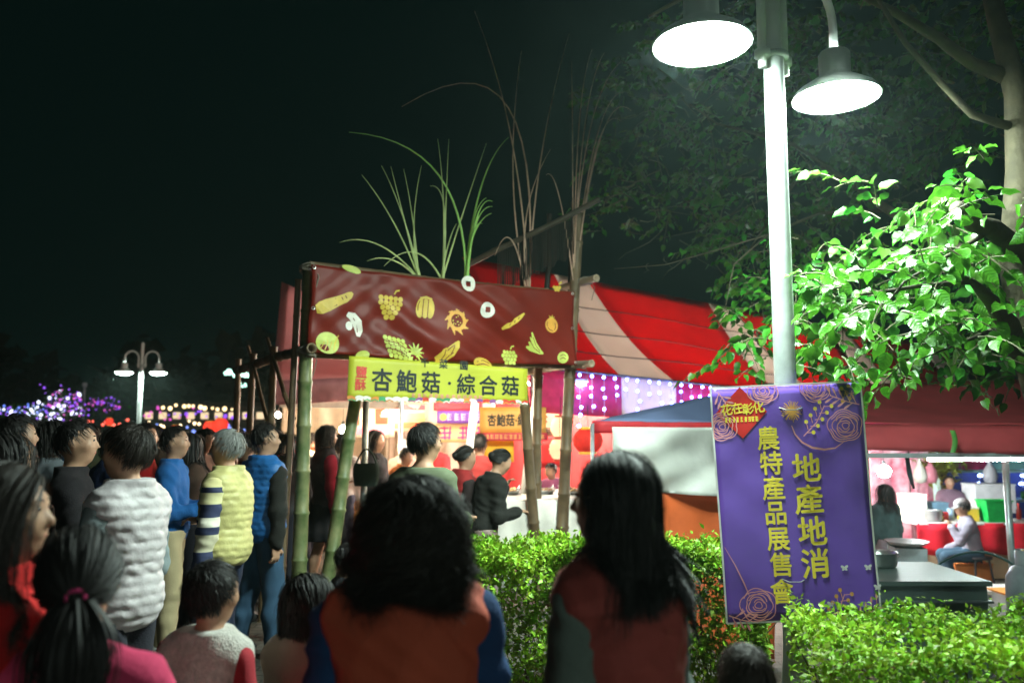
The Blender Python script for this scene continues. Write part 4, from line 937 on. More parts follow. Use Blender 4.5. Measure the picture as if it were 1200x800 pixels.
cane('tall dark reed clump rising in two long spikes above the stall', front(619, 345, .2), [(556, 13, 612, 150), (667, 40, 622, 190), (611, 60, 588, 210), (471, 125, 640, 20), (645, 175, 600, 250), (580, 300, 600, 240)], cane_d, .010)
cane('dark reed tuft with drooping ends at the right end of the banner', front(672, 345, .1), [(670, 72, 671, 150), (694, 58, 672, 110), (728, 72, 680, 112), (740, 130, 700, 92), (728, 142, 695, 112), (732, 108, 695, 105), (708, 62, 678, 110), (640, 205, 655, 190)], cane_d, .008)

# ------------------------------------------------------------------ big striped tent
def big_tent():
    A = at(686, 437, 10.5); B = at(845, 461, 12.0); ed = (B - A); ed.normalize()
    U = Vector((-.90, 1.0, 1.60)); S0, S1 = -.9, 11.5
    root = thing('striped_tent', 'big red and white striped market tent behind the stall', 'tent', (A.x, A.y, 0))
    def P(s, v):      # s metres along the eave, v 0..1 up the slope; the cloth sags
        p = A + ed * s + U * v; p.z += -.16 * math.sin(PI * v) - .02 * math.sin(s * 2.1) * math.sin(PI * v); p.z += .076 * s * .5; return p
    redc = mat('tent_red', (.56, .014, .025), rough=.6, var=.1, scale=2, trans=.35); whc = mat('tent_white', (.84, .76, .70), rough=.6, var=.08, scale=2, trans=.35)
    def edge(k, side, v): c = 1.15 + 3.38 * k; return c - .12 * v + side * .52 * (1 - .38 * v)
    for k in range(-1, 4):
        if k >= 0: MB().grid(lambda u, v: P(edge(k, -1, v) * (1 - u) + edge(k, 1, v) * u, v), 6, 14, .004).build('white_stripe', whc, root, True)
        lo = (lambda v: S0) if k == -1 else (lambda v: edge(k, 1, v)); hi = (lambda v: edge(k + 1, -1, v)) if k < 3 else (lambda v: S1)
        MB().grid(lambda u, v: P(lo(v) * (1 - u) + hi(v) * u, v), 10, 14, .004).build('red_stripe', redc, root, True)
    # hanging valance with the same stripes
    for k in range(-1, 3):
        for nm, m_, a_, b_ in (('valance_white', whc, edge(k, -1, 0), edge(k, 1, 0)), ('valance_red', mat('valance_red', (.46, .03, .13), rough=.6, trans=.3), edge(k, 1, 0), edge(k + 1, -1, 0))):
            a_ = max(a_, S0)
            if b_ > a_: MB().grid(lambda u, v: P(a_ + (b_ - a_) * u, 0) + UP * (-.55 * (1 - v)) + Vector((0, .02 * math.sin((a_ + (b_ - a_) * u) * 9) * (1 - v), 0)), 14, 4, .004).build(nm, m_, root, True)
    MB().tube([P(S0 + k * (S1 - S0) / 12, 0) + UP * .01 for k in range(13)], .018, 6).build('eave_rope', mat('rope_dark', (.05, .04, .04)), root)
    for k, v in enumerate((.28, .52, .75)): MB().tube([P(S0 + q * (S1 - S0) / 20, v) + UP * .012 - Vector((0, .01, 0)) for q in range(21)], .008, 5).build('seam_rope', MATS['rope_dark'], root)
    for s_ in (-.85, 3.2, 7.5): MB().tube([Vector((P(s_, 0).x, P(s_, 0).y, -.5)), P(s_, 0)], .03, 10).build('tent_leg', mat('tent_leg', (.7, .7, .7), rough=.35, metal=.6), root, True)
    # cool white icicle lights pinned along the left end of the eave
    ic = thing('icicle_lights', 'blue white icicle lights hanging along the tent eave', 'string lights', tuple(P(.2, 0)))
    wire = mat('led_wire', (.5, .5, .6)); led = glow('led_cool', (.10, .17, 1.0), 42.0); rd = random.Random(9)
    mb = MB(); bulbs = MB(); off = Vector((-.04, -.16, 0))
    mb.tube([P(-.1 + k * .1, 0) + off for k in range(28)], .004, 4)
    for k in range(13):
        s_ = -.06 + k * .205; L_ = (.75 if k == 0 else rd.uniform(.26, .62)); p = P(s_, 0) + off; mb.tube([p, p - UP * L_], .003, 4); z = .04
        while z < L_: bulbs.sphere(p - UP * z + Vector((rd.uniform(-.02, .02), 0, 0)), .020, 6, 4); z += rd.uniform(.09, .17)
    mb.build('wire', wire, ic); stuff(bulbs.build('bulbs', led, ic, True))
    return P
TENTP = big_tent()

# ------------------------------------------------------------------ small canopy with tarps (left of the poster)
def small_canopy():
    root = thing('white_canopy', 'pale pop up canopy with red trim above the hanging white tarp', 'canopy', (1.2, 8.0, 0))
    c0 = at(694, 493, 7.4); c1 = at(1010, 497, 8.2); apex = at(905, 448, 9.0); c2 = at(760, 489, 10.0)
    cm = mat('canopy_led_cast', (.15, .19, .34), rough=.5, var=.1, scale=2, trans=.2); rt = mat('canopy_trim_red', (.5, .02, .03), rough=.6, trans=.2)  # blue-purple cast of the LED light is put into the canopy colour
    def tri(a, b, c): return lambda u, v: (a.lerp(b, u)).lerp(c, v * .98) - UP * .06 * math.sin(PI * v) * math.sin(PI * u)
    MB().grid(tri(c0, c1, apex), 10, 10, .004).build('roof_panel', cm, root, True)
    MB().grid(tri(c2, c0, apex), 10, 10, .004).build('roof_panel', cm, root, True)
    MB().grid(lambda u, v: c0.lerp(c1, u) + UP * (-.11 * v) - Vector((0, .01 * math.sin(20 * u), 0)), 20, 3, .003).build('trim', rt, root, True)
    MB().grid(lambda u, v: c2.lerp(c0, u) + UP * (-.11 * v), 14, 3, .003).build('trim', rt, root, True)
    steel = mat('canopy_steel', (.55, .57, .6), metal=.7, rough=.35)
    for c in (c0, c1, c2): MB().tube([Vector((c.x, c.y, -.5)), c - UP * .02], .018, 8).build('leg', steel, root, True)
    MB().tube([c0 - UP * .05 + Vector((0, .03, 0)), c1 - UP * .05 + Vector((0, .03, 0))], .014, 6).build('rail', steel, root)
    return root
small_canopy()
def hang(name, label, cat, A, B, z0f, m, folds=.03, seed=0, n=(26, 18)):
    A, B = Vector(A), Vector(B); d = (B - A); nrm = Vector((d.y, -d.x, 0)).normalized()
    def P(u, v):
        t = A.lerp(B, u); lo = z0f(u); z = t.z + (lo - t.z) * v
        w = folds * (math.sin(5.5 * u + 3 * v + seed) + .6 * math.sin(11 * u - 5 * v + 2 * seed) + .35 * math.sin(23 * (u + .5 * v) + seed)) * (.25 + .75 * v)
        return Vector((t.x, t.y, z)) + nrm * w
    return tag(MB().grid(lambda u, v: P(u, 1 - v), n[0], n[1], .004).build(name, m, None, True), label, cat)
tarp_w = mat('tarp_white', (.68, .68, .64), rough=.45, var=.10, scale=3, bump=1.0, bscale=5, spec=.5, trans=.15); tarp_o = mat('tarp_orange', (.60, .115, .03), rough=.5, var=.2, scale=4, bump=.5, bscale=7)
a0, a1 = at(716, 500, 7.30), at(1000, 502, 7.75)
hang('white_tarp', 'white wrinkled tarp hanging beside the poster below the pale canopy', 'tarp', a0, a1, lambda u: at(740, 576, 7.3).z - .12 * u, tarp_w, .075, 1)
a0, a1 = at(735, 572, 7.45), at(905, 582, 7.75)
hang('orange_tarp', 'orange tarp wall between the hedge and the white tarp', 'tarp', a0, a1, lambda u: -.45, tarp_o, .03, 2.4)

# ------------------------------------------------------------------ red canopy on the right
def red_canopy():
    Y0 = 8.0; root = thing('red_canopy', 'red fabric canopy over the food stall behind the poster on the right', 'canopy', (4.2, 8.3, SUNK))
    fm = mat('canopy_red', (.56, .09, .10), rough=.38, var=.15, scale=3, bump=.2, bscale=8, trans=.12)
    L_, R_ = at(985, 526, Y0), at(1330, 536, Y0 + .1); 
    L2, R2 = at(985, 496, Y0 + .15), at(1330, 500, Y0 + .25); L3, R3 = at(940, 452, Y0 + 2.4), at(1330, 440, Y0 + 2.5)
    MB().grid(lambda u, v: L2.lerp(R2, u).lerp(L3.lerp(R3, u), v) - UP * (.10 * math.sin(PI * v)) + UP * .012 * math.sin(14 * u) * (1 - v), 30, 12, .004).build('roof', fm, root, True)
    MB().grid(lambda u, v: L_.lerp(R_, u).lerp(L2.lerp(R2, u), v) + Vector((0, -.05 * math.sin(PI * v) + .012 * math.sin(40 * u), 0)), 40, 6, .004).build('front_flap', fm, root, True)
    alu = mat('canopy_alu', (.62, .70, .72), metal=.5, rough=.4)
    MB().box((L_ + R_) / 2 - UP * .02 + Vector((0, .03, 0)), ((R_ - L_).length, .04, .045), math.atan2((R_ - L_).y, (R_ - L_).x)).build('front_rail', alu, root)
    for px, Y in ((1178, 8.15),):
        p = at(px, 540, Y); MB().tube([Vector((p.x, Y, SUNK)), p], .032, 10).build('leg', alu, root, True)
    p = at(1064, 535, 8.2); MB().tube([at(1062, 531, 8.2), at(1066, 555, 8.25), at(1071, 572, 8.3)], [.02, .025, .012], 8).build('strap', mat('strap_dark', (.06, .10, .12)), root, True)
    return root
red_canopy()
# ------------------------------------------------------------------ the broad leaved tree on the right
bark = mat('bark', (.06, .05, .028), rough=.85, var=.4, scale=7, bump=.7, bscale=25)
leaf_m = mat('tree_leaf', (.035, .18, .010), rough=.33, var=.3, scale=2, spec=.35, trans=.25, col2=(.085, .28, .016))
leaf_m2 = mat('tree_leaf_mass', (.030, .14, .010), rough=.38, var=.35, scale=5, spec=.35, trans=.22, island=.35)
def leaf_template():
    prof = [(0, .0), (.10, .19), (.28, .32), (.5, .335), (.72, .24), (.88, .11), (1.0, 0)]
    V = []; F = []
    for y, w in prof:
        z = -.42 * y * y + .05 * math.sin(9 * y); V += [(-w, y, z + w * (.40 + .12 * math.sin(11 * y))), (0, y, z), (w, y, z + w * (.30 - .12 * math.sin(12 * y + 1)))]
    for i in range(len(prof) - 1):
        a = 3 * i; F += [(a, a + 1, a + 4, a + 3), (a + 1, a + 2, a + 5, a + 4)]
    V += [(-.012, 0, 0.01), (.012, 0, 0.01), (.01, -.35, .06), (-.01, -.35, .06)]; F.append((21, 22, 23, 24))
    return np.array(V), np.array(F)
LV, LF = leaf_template()
EYEP = Vector((0, 0, EYE))
def _leaf_veins():
    nt = leaf_m.node_tree; N = nt.nodes; L = nt.links; tc = N.new('ShaderNodeTexCoord'); sp = N.new('ShaderNodeSeparateXYZ'); L.new(tc.outputs['Object'], sp.inputs[0])
    def mt(op, a, b=None):
        n = N.new('ShaderNodeMath'); n.operation = op
        for i, q in enumerate((a, b)):
            if q is None: continue
            if isinstance(q, (int, float)): n.inputs[i].default_value = q
            else: L.new(q, n.inputs[i])
        return n.outputs[0]
    ax = mt('ABSOLUTE', sp.outputs[0]); w = mt('SINE', mt('MULTIPLY', mt('SUBTRACT', sp.outputs[1], mt('MULTIPLY', ax, .8)), 42.0)); rib = mt('MULTIPLY', mt('LESS_THAN', ax, .025), -2.0)
    bp = N.new('ShaderNodeBump'); bp.inputs['Strength'].default_value = .16; bp.inputs['Distance'].default_value = .02; L.new(mt('ADD', w, rib), bp.inputs['Height']); L.new(bp.outputs['Normal'], N['Principled BSDF'].inputs['Normal'])
def big_tree():
    base = Vector((3.75, 5.3, 0)); root = thing('broadleaf_tree', 'broad leaved tree with glossy green leaves lit by the street lamp', 'tree', tuple(base))
    _leaf_veins()
    tr = [base, base + Vector((-.05, 0, .8)), at(1206, 400, 5.1), at(1190, 300, 5.05), at(1196, 200, 5.0), at(1192, 110, 5.0), at(1170, 30, 5.1), at(1150, -60, 5.2)]
    MB().tube(tr, [.16, .13, .11, .095, .085, .075, .06, .05], 14).build('trunk', bark, root, True)
    br = [([at(1196, 300, 5.05), at(1165, 268, 4.75), at(1140, 262, 4.6), at(1120, 243, 4.5)], [.075, .06, .05, .042]),
          ([at(1192, 410, 5.1), at(1180, 380, 4.7), at(1160, 352, 4.5), at(1140, 330, 4.35), at(1120, 322, 4.3)], [.08, .06, .04, .02, .008]),
          ([at(1188, 150, 5.0), at(1140, 135, 4.9), at(1105, 100, 4.85), at(1060, 50, 4.8), at(1030, 0, 4.8), at(1010, -40, 4.8)], [.03, .024, .020, .017, .014, .01]),
          ([at(1180, 90, 5.05), at(1140, 75, 5.0), at(1100, 45, 5.0), at(1040, 10, 5.0), at(980, -20, 5.0)], [.05, .04, .035, .025, .015]),
          ([at(1196, 320, 5.1), at(1120, 290, 5.5), at(1040, 246, 6.0), at(1000, 215, 6.2), at(965, 195, 6.3), at(930, 215, 6.4), at(880, 290, 6.2)], [.07, .065, .055, .05, .04, .025, .012]),
          ([at(1000, 215, 6.2), at(930, 170, 6.1), at(880, 155, 6.0), at(840, 145, 6.0), at(808, 122, 6.0)], [.03, .028, .024, .018, .010]),
          ([at(1040, 246, 6.0), at(960, 250, 5.8), at(900, 275, 5.5), at(860, 310, 5.3), at(850, 360, 5.2)], [.03, .022, .016, .010, .004]),
          ([at(1140, 330, 4.35), at(1080, 335, 4.3), at(1010, 345, 4.4), at(960, 335, 4.5)], [.016, .012, .008, .003]),
          ([at(1165, 268, 4.75), at(1110, 300, 4.4), at(1060, 330, 4.3), at(1020, 380, 4.3)], [.016, .010, .007, .003]),
          ([at(1180, 380, 4.7), at(1130, 400, 4.4), at(1080, 420, 4.3)], [.018, .010, .003]),
          ([at(900, 275, 5.5), at(850, 290, 5.6), at(780, 310, 5.8), at(720, 315, 6.0)], [.014, .010, .007, .003]),
          ([at(930, 215, 6.4), at(880, 240, 6.6), at(820, 270, 6.6), at(770, 280, 6.8)], [.02, .012, .008, .004]),
          ([at(1150, -60, 5.2), at(1060, -90, 5.4), at(950, -60, 5.6), at(850, -30, 5.8), at(760, 20, 6.0)], [.05, .045, .035, .025, .012])]
    for bi, (p, r_) in enumerate(br):
        if bi in (4, 5, 6, 10, 11): p = [p[0] if bi == 4 and i == 0 else EYEP + (q - EYEP) * (1.0 + .35 * min(1, (i + (bi != 4)) / 3 + (bi != 4))) for i, q in enumerate(p)]; r_ = [r * .75 for r in r_]
        # subdivide for a smooth, slightly crooked limb
        P = []; RR = []
        for i in range(len(p) - 1):
            for k in range(3):
                t = k / 3; P.append(p[i].lerp(p[i + 1], t) + Vector((random.uniform(-1, 1), random.uniform(-1, 1), random.uniform(-1, 1))) * .12 * r_[i]); RR.append(r_[i] * (1 - t) + r_[i + 1] * t)
        P.append(p[-1]); RR.append(r_[-1]); MB().tube(P, RR, 9).build('branch', bark, root, True)
    rd = random.Random(21)
    twm = mat('twig_pale', (.10, .09, .05), rough=.8)
    tw = MB()
    for k in range(150):
        px, py = rd.uniform(720, 1190), rd.uniform(60, 320); Y = rd.uniform(7.6, 10.5); a = at(px, py, Y); tw.tube(wobble(a, a + Vector((rd.uniform(-.6, .6), rd.uniform(-.3, .3), rd.uniform(-.5, .2))), 5, .05, k), [.006, .005, .004, .003, .002, .0015], 4)
    stuff(tw.build('twigs', twm, root))
    near = [(1010, 375, 4.35, .26, 26), (1075, 300, 4.25, .28, 34), (1130, 330, 4.2, .26, 32), (1150, 245, 4.35, .22, 24), (1100, 395, 4.3, .28, 34), (980, 320, 4.5, .22, 18), (1040, 345, 4.2, .24, 30), (1170, 390, 4.4, .22, 20), (1000, 410, 4.6, .22, 16), (1180, 210, 4.5, .18, 14), (1145, 290, 4.3, .2, 14), (1110, 345, 4.25, .25, 16), (1060, 410, 4.4, .2, 11), (1050, 290, 4.4, .2, 11)]
    me = np_mesh('leaf', LV, LF); me.materials.append(leaf_m); me.polygons.foreach_set('use_smooth', np.ones(len(me.polygons), bool)); cnt = 0
    def orient(rng):
        az = rng.uniform(0, 2 * PI); d = Vector((math.cos(az) * .7, math.sin(az) * .7, rng.uniform(-1.1, .15))).normalized()
        n = Vector((rng.uniform(-.9, .9), rng.uniform(-1, .8), rng.uniform(-.1, 1))).normalized(); x = d.cross(n).normalized(); n = x.cross(d)
        return Matrix((x, d, n)).transposed()
    def sprig(rng, c, r_, n):
        """one twig with alternating drooping leaves: twig points and (leaf base, direction, normal)"""
        o = c + Vector([max(-.9, min(.9, rng.gauss(0, .45))) for _ in range(3)]) * r_
        d = Vector((rng.uniform(-1, .5), rng.uniform(-.8, .5), rng.uniform(-.45, .45))).normalized(); L_ = .045 * n; pts = [o + d * L_ * t - UP * .10 * t * t * L_ / .3 for t in (0, .25, .5, .75, 1.0)]
        sd = d.cross(UP).normalized(); out = []
        for k in range(n):
            t = (k + .6) / n; p = o + d * L_ * t - UP * .10 * t * t * L_ / .3; sg = 1 if k % 2 else -1
            ld = (d * .55 + sd * sg * rng.uniform(.4, .9) + UP * rng.uniform(-.75, .05)).normalized() if k < n - 1 else (d - UP * .4).normalized()
            nn = Vector((rng.uniform(-.7, .7), rng.uniform(-.8, .5), rng.uniform(.2, 1))).normalized(); x = ld.cross(nn).normalized(); nn = x.cross(ld); out.append((p + ld * .03, Matrix((x, ld, nn)).transposed(), rng.uniform(.7, 1.25) * (1 - .35 * abs(t - .45))))
        return pts, out
    tws = MB()
    for px, py, Y, r_, n in near:
        c = at(px, py, Y); left = n
        while left > 0 and cnt < 300:
            k = min(left, rd.randint(5, 8)); left -= k; pts, lv = sprig(rd, c, r_, k); tws.tube(pts, [.005, .0045, .004, .003, .002], 4)
            for p, M, f in lv:
                if cnt >= 300: break
                o = bpy.data.objects.new('leaf', me); COL.objects.link(o); o.parent = root; o.matrix_basis = Matrix.Translation(p - base) @ M.to_4x4() @ Matrix.Scale(.108 * f, 4); cnt += 1
    # the rest of the crown as one mass of the same leaves
    mass = [(875, 320, 7.8, .4, 80), (900, 345, 7.2, .38, 80), (850, 285, 8.6, .4, 60), (780, 190, 9.5, 1.1, 420), (860, 220, 9.2, 1.0, 420), (935, 270, 8.4, .8, 330), (730, 230, 10.0, .6, 130), (1000, 150, 8.6, .9, 420), (1080, 160, 8.2, .9, 420), (1120, 40, 6.6, .7, 240), (940, 20, 7.0, .6, 240), (1030, -40, 6.6, .7, 220), (880, 90, 8.4, .8, 380), (720, 130, 10.0, .7, 130), (760, 60, 9.5, .7, 160), (960, 90, 7.6, .7, 260),
            (840, 10, 8.0, .7, 300), (1180, 30, 6.0, .4, 110), (1000, 425, 5.6, .25, 40), (1190, 425, 5.6, .3, 70), (1150, 330, 5.3, .45, 190), (1060, 320, 5.4, .5, 200), (1190, 130, 6.0, .4, 90), (868, 425, 6.6, .2, 34), (985, 350, 5.4, .3, 90), (940, 320, 6.4, .35, 90), (880, 395, 6.5, .25, 60), (1100, 385, 5.2, .4, 130), (960, 400, 5.4, .25, 60), (1045, 250, 5.2, .3, 60), (1110, 245, 5.0, .3, 70)]
    AV = []; AF = []; o0 = 0
    for px, py, Y, r_, n in mass:
        c = at(px, py, Y); left = n
        while left > 0:
            k = min(left, rd.randint(5, 9)); left -= k; pts, lv = sprig(rd, c, r_, k); tws.tube(pts, [.005, .0045, .004, .003, .002], 4)
            for p, M, f in lv: AV.append(LV @ np.array(M).T * (.100 * f) + np.array(p - base)); AF.append(LF + o0); o0 += len(LV)
    stuff(link_mesh('crown', np_mesh('crown', np.concatenate(AV), np.concatenate(AF)), leaf_m2, root, True)); stuff(tws.build('sprigs', twm, root))
big_tree()

# ------------------------------------------------------------------ market interior: counters, signs, stalls under the tents
tube_w = glow('tube_warm', (1.0, .84, .62), 260.0); tube_c = glow('tube_cool', (.85, 1.0, .95), 130.0)
bulb_w = glow('bulb_warm', (1.0, .78, .48), 900.0); fill_bulb = glow('tent_fill', (1.0, .85, .7), 4200.0); bulb_c = glow('bulb_cool', (.86, .97, 1.0), 800.0)
def tube_lamp(label, c, L_, ang, m, grp='fluorescent tubes in the stalls'):
    c = Vector(c); d = Vector((math.cos(ang), math.sin(ang), 0)); t = thing('tube_lamp', label, 'lamp', tuple(c), 0, None)
    MB().box(c + UP * .045, (L_ + .06, .07, .035), ang).build('housing', mat('lamp_housing', (.8, .8, .8)), t)
    MB().tube([c - d * L_ / 2, c + d * L_ / 2], .015, 8).build('tube', m, t, True)
    for sg in (-1, 1): MB().tube([c + d * sg * L_ * .4 + UP * .06, c + d * sg * L_ * .4 + UP * .45], .003, 4).build('hanger', mat('wire_dark', (.03, .03, .03)), t)
def bulb_lamp(label, c, m, r=.045, cord=.5):
    c = Vector(c); t = thing('bulb_lamp', label, 'lamp', tuple(c))
    MB().sphere(c, r, 12, 9).build('bulb', m, t, True); MB().lathe([(.012, r * .8), (.022, r * .9), (.022, r + .05), (.012, r + .06)], tuple(c), 10).build('socket', mat('socket', (.05, .05, .05)), t, True)
    MB().tube([c + UP * (r + .05), c + UP * (r + cord)], .004, 4).build('cord', mat('wire_dark', (.03, .03, .03)), t)
def signboard(label, px0, py0, px1, py1, Y, colr, texts=(), border=None, name='stall_sign', rough=.5, yaw=0.0, thick=.015):
    a = at(px0, py1, Y); b = at(px1, py1, Y + yaw); h_ = at(px0, py0, Y).z - a.z; Wd = (b - a).length
    root = thing(name, label, 'sign', tuple((a + b) / 2)); mp = plane_map(a, (b - a).normalized(), UP)
    MB().grid(lambda u, v: mp(u * Wd, v * h_, .006 * math.sin(6 * u + 4 * v)), 8, 4, thick).build('panel', mat('sign_%.2f_%.2f_%.2f' % colr, colr, rough=rough, var=.1), root, True)
    mp2 = lambda x, y, w=0: mp(x, y, w + .006 * math.sin(6 * x / Wd + 4 * y / h_))
    for t in texts:
        body, u, v, hh, cl = t[:5]; m = mat('ink_%.2f_%.2f_%.2f' % cl, cl); sx = t[5] if len(t) > 5 else 1.0
        if body.startswith('#'):
            f = Flat(); n = int(body[1:]); glyphs(f, Wd * u - h_ * hh * n * .5 * sx, h_ * (v - hh / 2), Wd * u + h_ * hh * n * .5 * sx, h_ * (v + hh / 2), n, h_ * hh * .13, random.Random(n)); f.build('marks', m, root, mp2, .006)
        elif body == '@': Flat().rect(Wd * (u - sx), h_ * (v - hh), Wd * (u + sx), h_ * (v + hh)).build('strip', m, root, mp2, .005)
        elif body == 'o': Flat().disc((Wd * u, h_ * v), h_ * hh).build('emblem', m, root, mp2, .006)
        else: Flat().text(body, (Wd * u, h_ * v), h_ * hh, .03, 0, sx).build('characters', m, root, mp2, .006)
    return root
INK = (.03, .03, .025)
signboard('orange yellow mushroom sign hanging inside, half hidden by the bamboo posts', 562, 477, 640, 507, 9.6, (.75, .42, .10), [('杏鮑菇‧綜合', .48, .5, .50, INK, .72)])
signboard('red and pink ruffled strip under the inner mushroom sign', 560, 507, 642, 516, 9.55, (.55, .05, .08), [('#14', .5, .5, .6, (.75, .45, .15), 1.0)], name='ruffle_strip')
signboard('plain yellow board below the inner mushroom sign', 567, 514, 602, 541, 9.7, (.80, .52, .03), [('#3', .3, .08, .08, (.4, .25, .02))], name='price_board')
signboard('cream sign with three red characters right of the slanted posts', 618, 476, 668, 511, 10.6, (.75, .50, .34), [('#3', .40, .66, .46, (.60, .03, .06), 1.15), ('#5', .5, .2, .2, INK, 1.2)])
signboard('purple sign with pale lettering and a yellow emblem', 512, 481, 566, 496, 11.6, (.17, .05, .30), [('o', .14, .5, .28, (.8, .5, .08)), ('#5', .58, .5, .55, (.75, .5, .6), 1.0)])
signboard('red strip above the purple sign', 508, 470, 566, 481, 11.62, (.60, .03, .04), [], name='red_strip')
signboard('cream sign with magenta characters below the purple sign', 498, 496, 566, 518, 11.7, (.80, .55, .25), [('#4', .5, .5, .7, (.65, .03, .2), 1.35)])
signboard('red sign with gold figures beside the lanterns', 634, 514, 668, 548, 11.2, (.62, .025, .03), [('G1', .6, .45, .42, (.75, .45, .05))])
signboard('pale striped stall cloth left of the purple sign', 462, 474, 498, 506, 12.2, (.75, .45, .35), [('@', .5, .9, .1, (.65, .06, .08), .5), ('@', .5, .62, .08, (.7, .5, .15), .5), ('@', .5, .46, .08, (.25, .35, .15), .5), ('@', .5, .24, .11, (.75, .10, .04), .5)], name='striped_cloth')
signboard('red and white panel with blocky pattern behind the thin metal post', 408, 478, 462, 512, 12.6, (.70, .55, .45), [('@', .12, .7, .3, (.65, .12, .04), .12), ('@', .72, .72, .28, (.65, .06, .03), .14), ('@', .5, .2, .12, (.7, .2, .3), .4)], name='wall_panel')
# dim back walls of the stalls so that no stall is open to the night
def wall(label, px0, px1, Y0, Y1, zlo, zhi, colr, name='stall_back_wall'):
    a = at(px0, 505, Y0); b = at(px1, 505, Y1); d = b - a
    return tag(MB().grid(lambda u, v: Vector((a.x + d.x * u, a.y + d.y * u, zlo + (zhi - zlo) * v)) + Vector((0, .03 * math.sin(30 * u) * (1 - .5 * v), 0)), 40, 4, .01).build(name, cloth('wall_%.2f_%.2f' % colr[:2], colr), None, True), label, 'wall')
wall('beige cloth back wall of the stalls beneath the yellow sign', 455, 580, 13.6, 13.2, 0, 2.6, (.66, .52, .42))
wall('red cloth back wall behind the bright counter', 580, 745, 13.2, 12.6, 0, 2.6, (.50, .05, .05))
wall('tan back wall of the stall with the pink canopy', 330, 455, 14.0, 14.0, 0, 2.7, (.58, .46, .34))
# white tent poles
wp = mat('pole_white', (.78, .82, .80), rough=.4)
for k, (a, b, lab) in enumerate(((at(557, 470, 8.9), at(546, 560, 8.9), 'white tent pole behind the man in the olive shirt'), (at(628, 472, 8.7), at(606, 640, 8.7), 'white leaning tent pole beside the yellow price board'))):
    lo = b + (b - a) * ((0 - b.z) / (b.z - a.z)); o = MB().tube([lo, a + (a - b) * .2], .045, 10).build('tent_pole', wp, None, True); tag(o, lab, 'pole', 'white tent poles')
gp = thing('metal_post', 'thin grey metal post beside the leaning green bamboo', 'post', tuple(atz(424, 660, 0)))
p0 = at(424, 640, 8.2); MB().tube([Vector((p0.x, 8.2, 0)), at(429, 470, 8.2)], .032, 10).build('post', mat('post_grey', (.32, .36, .33), metal=.3, rough=.45), gp, True)
MB().lathe([(.06, 0), (.06, .01), (.035, .015), (.035, .06)], (p0.x, 8.2, 0), 12).build('foot', MATS['post_grey'], gp, True)
bg = thing('shoulder_bag', 'dark green bag hanging on the thin metal post', 'bag', tuple(at(428, 568, 8.12)))
bc = at(429, 556, 8.12); MB().grid(lambda u, v: bc + Vector((.14 * math.cos(u * 2 * PI) * (.8 + .35 * v - .3 * v ** 3), .05 * math.sin(u * 2 * PI) * (.7 + .5 * (1 - v)), .22 * (v - .5))), 16, 8).build('body', cloth('bag', (.02, .035, .03)), bg, True)
MB().tube(bez(bc + Vector((-.11, 0, .08)), bc + Vector((0, .03, .42)), bc + Vector((.11, 0, .08))), .010, 6).build('handle', MATS['cloth_bag'], bg, True)
# bright counter with food trays
def counter():
    t = thing('food_counter', 'white topped food counter glowing under the stall lights', 'counter', (.45, 8.6, 0))
    wm = mat('counter_white', (.84, .82, .78), rough=.4, var=.06)
    box('top', wm, (.50, 8.65, .97), (1.6, 1.5, .05), t)
    MB().grid(lambda u, v: Vector((-.30 + 1.6 * u, 7.885 + .014 * math.sin(40 * u), .985 - .85 * (1 - v))), 60, 4, .004).build('front_cloth', cloth('counter', (.80, .74, .68)), t, True)
    for x in (-.25, 1.2):
        for y in (8.0, 9.3): MB().tube([Vector((x, y, 0)), Vector((x, y, .945))], .022, 8).build('leg', mat('steel', (.5, .5, .5), metal=.8, rough=.3), t)
    return t
counter()
trm = mat('tray_steel', (.7, .7, .68), metal=.7, rough=.3); foodm = mat('mushroom_food', (.62, .42, .22), rough=.8, var=.35, scale=30, island=.4)
for i in range(4):
    x = -.08 + .37 * i; c = Vector((x, 8.65 + .12 * (i % 2), .997)); t = thing('food_tray', ['steel tray of fried mushrooms nearest the woman in the dark top', 'second steel tray of mushrooms on the white counter', 'third steel tray of mushrooms on the white counter', 'steel tray of mushrooms at the right end of the white counter'][i], 'tray', tuple(c), 0, 'food trays on the white counter')
    mb = MB().grid(lambda u, v: c + Vector(((u - .5) * .32, (v - .5) * .42, .05 * (max(0, abs(u - .5) - .42) + max(0, abs(v - .5) - .42)) * 10)), 14, 14, .002); mb.build('tray', trm, t, True)
    f = MB(); rd = random.Random(i)
    for k in range(26): f.sphere(c + Vector((rd.uniform(-.12, .12), rd.uniform(-.17, .17), .02 + rd.random() * .03)), (rd.uniform(.015, .03), rd.uniform(.012, .025), .016), 6, 5, Matrix.Rotation(rd.uniform(0, 3), 3, 'Z'))
    stuff(f.build('food', foodm, t, True))
tube_lamp('warm fluorescent tube over the white food counter', tuple(at(548, 456, 8.35)), 1.2, 0.1, tube_w)
tube_lamp('second fluorescent tube behind the inner mushroom sign', (.35, 10.4, 2.25), 1.2, .05, tube_w)
bulb_lamp('added bulb making the striped tent glow from inside, left one', (1.15, 12.1, 2.55), fill_bulb, .07, .3)  # three bulbs added inside the tent to brighten its cloth from behind
bulb_lamp('added bulb making the striped tent glow from inside, middle one', (2.6, 13.0, 2.6), fill_bulb, .08, .3)
bulb_lamp('added bulb making the striped tent glow from inside, right one', (5.0, 14.6, 2.6), fill_bulb, .08, .3)
tube_lamp('fluorescent tube in the stall under the purple sign', (-.9, 10.9, 2.3), 1.2, .0, tube_c)
tube_lamp('fluorescent tube lighting the stall under the pink canopy', (-2.35, 11.2, 2.12), 1.2, .1, tube_w)
bulb_lamp('bare warm bulb glowing behind the woman in dark red', at(402, 503, 10.6), bulb_w, .05)
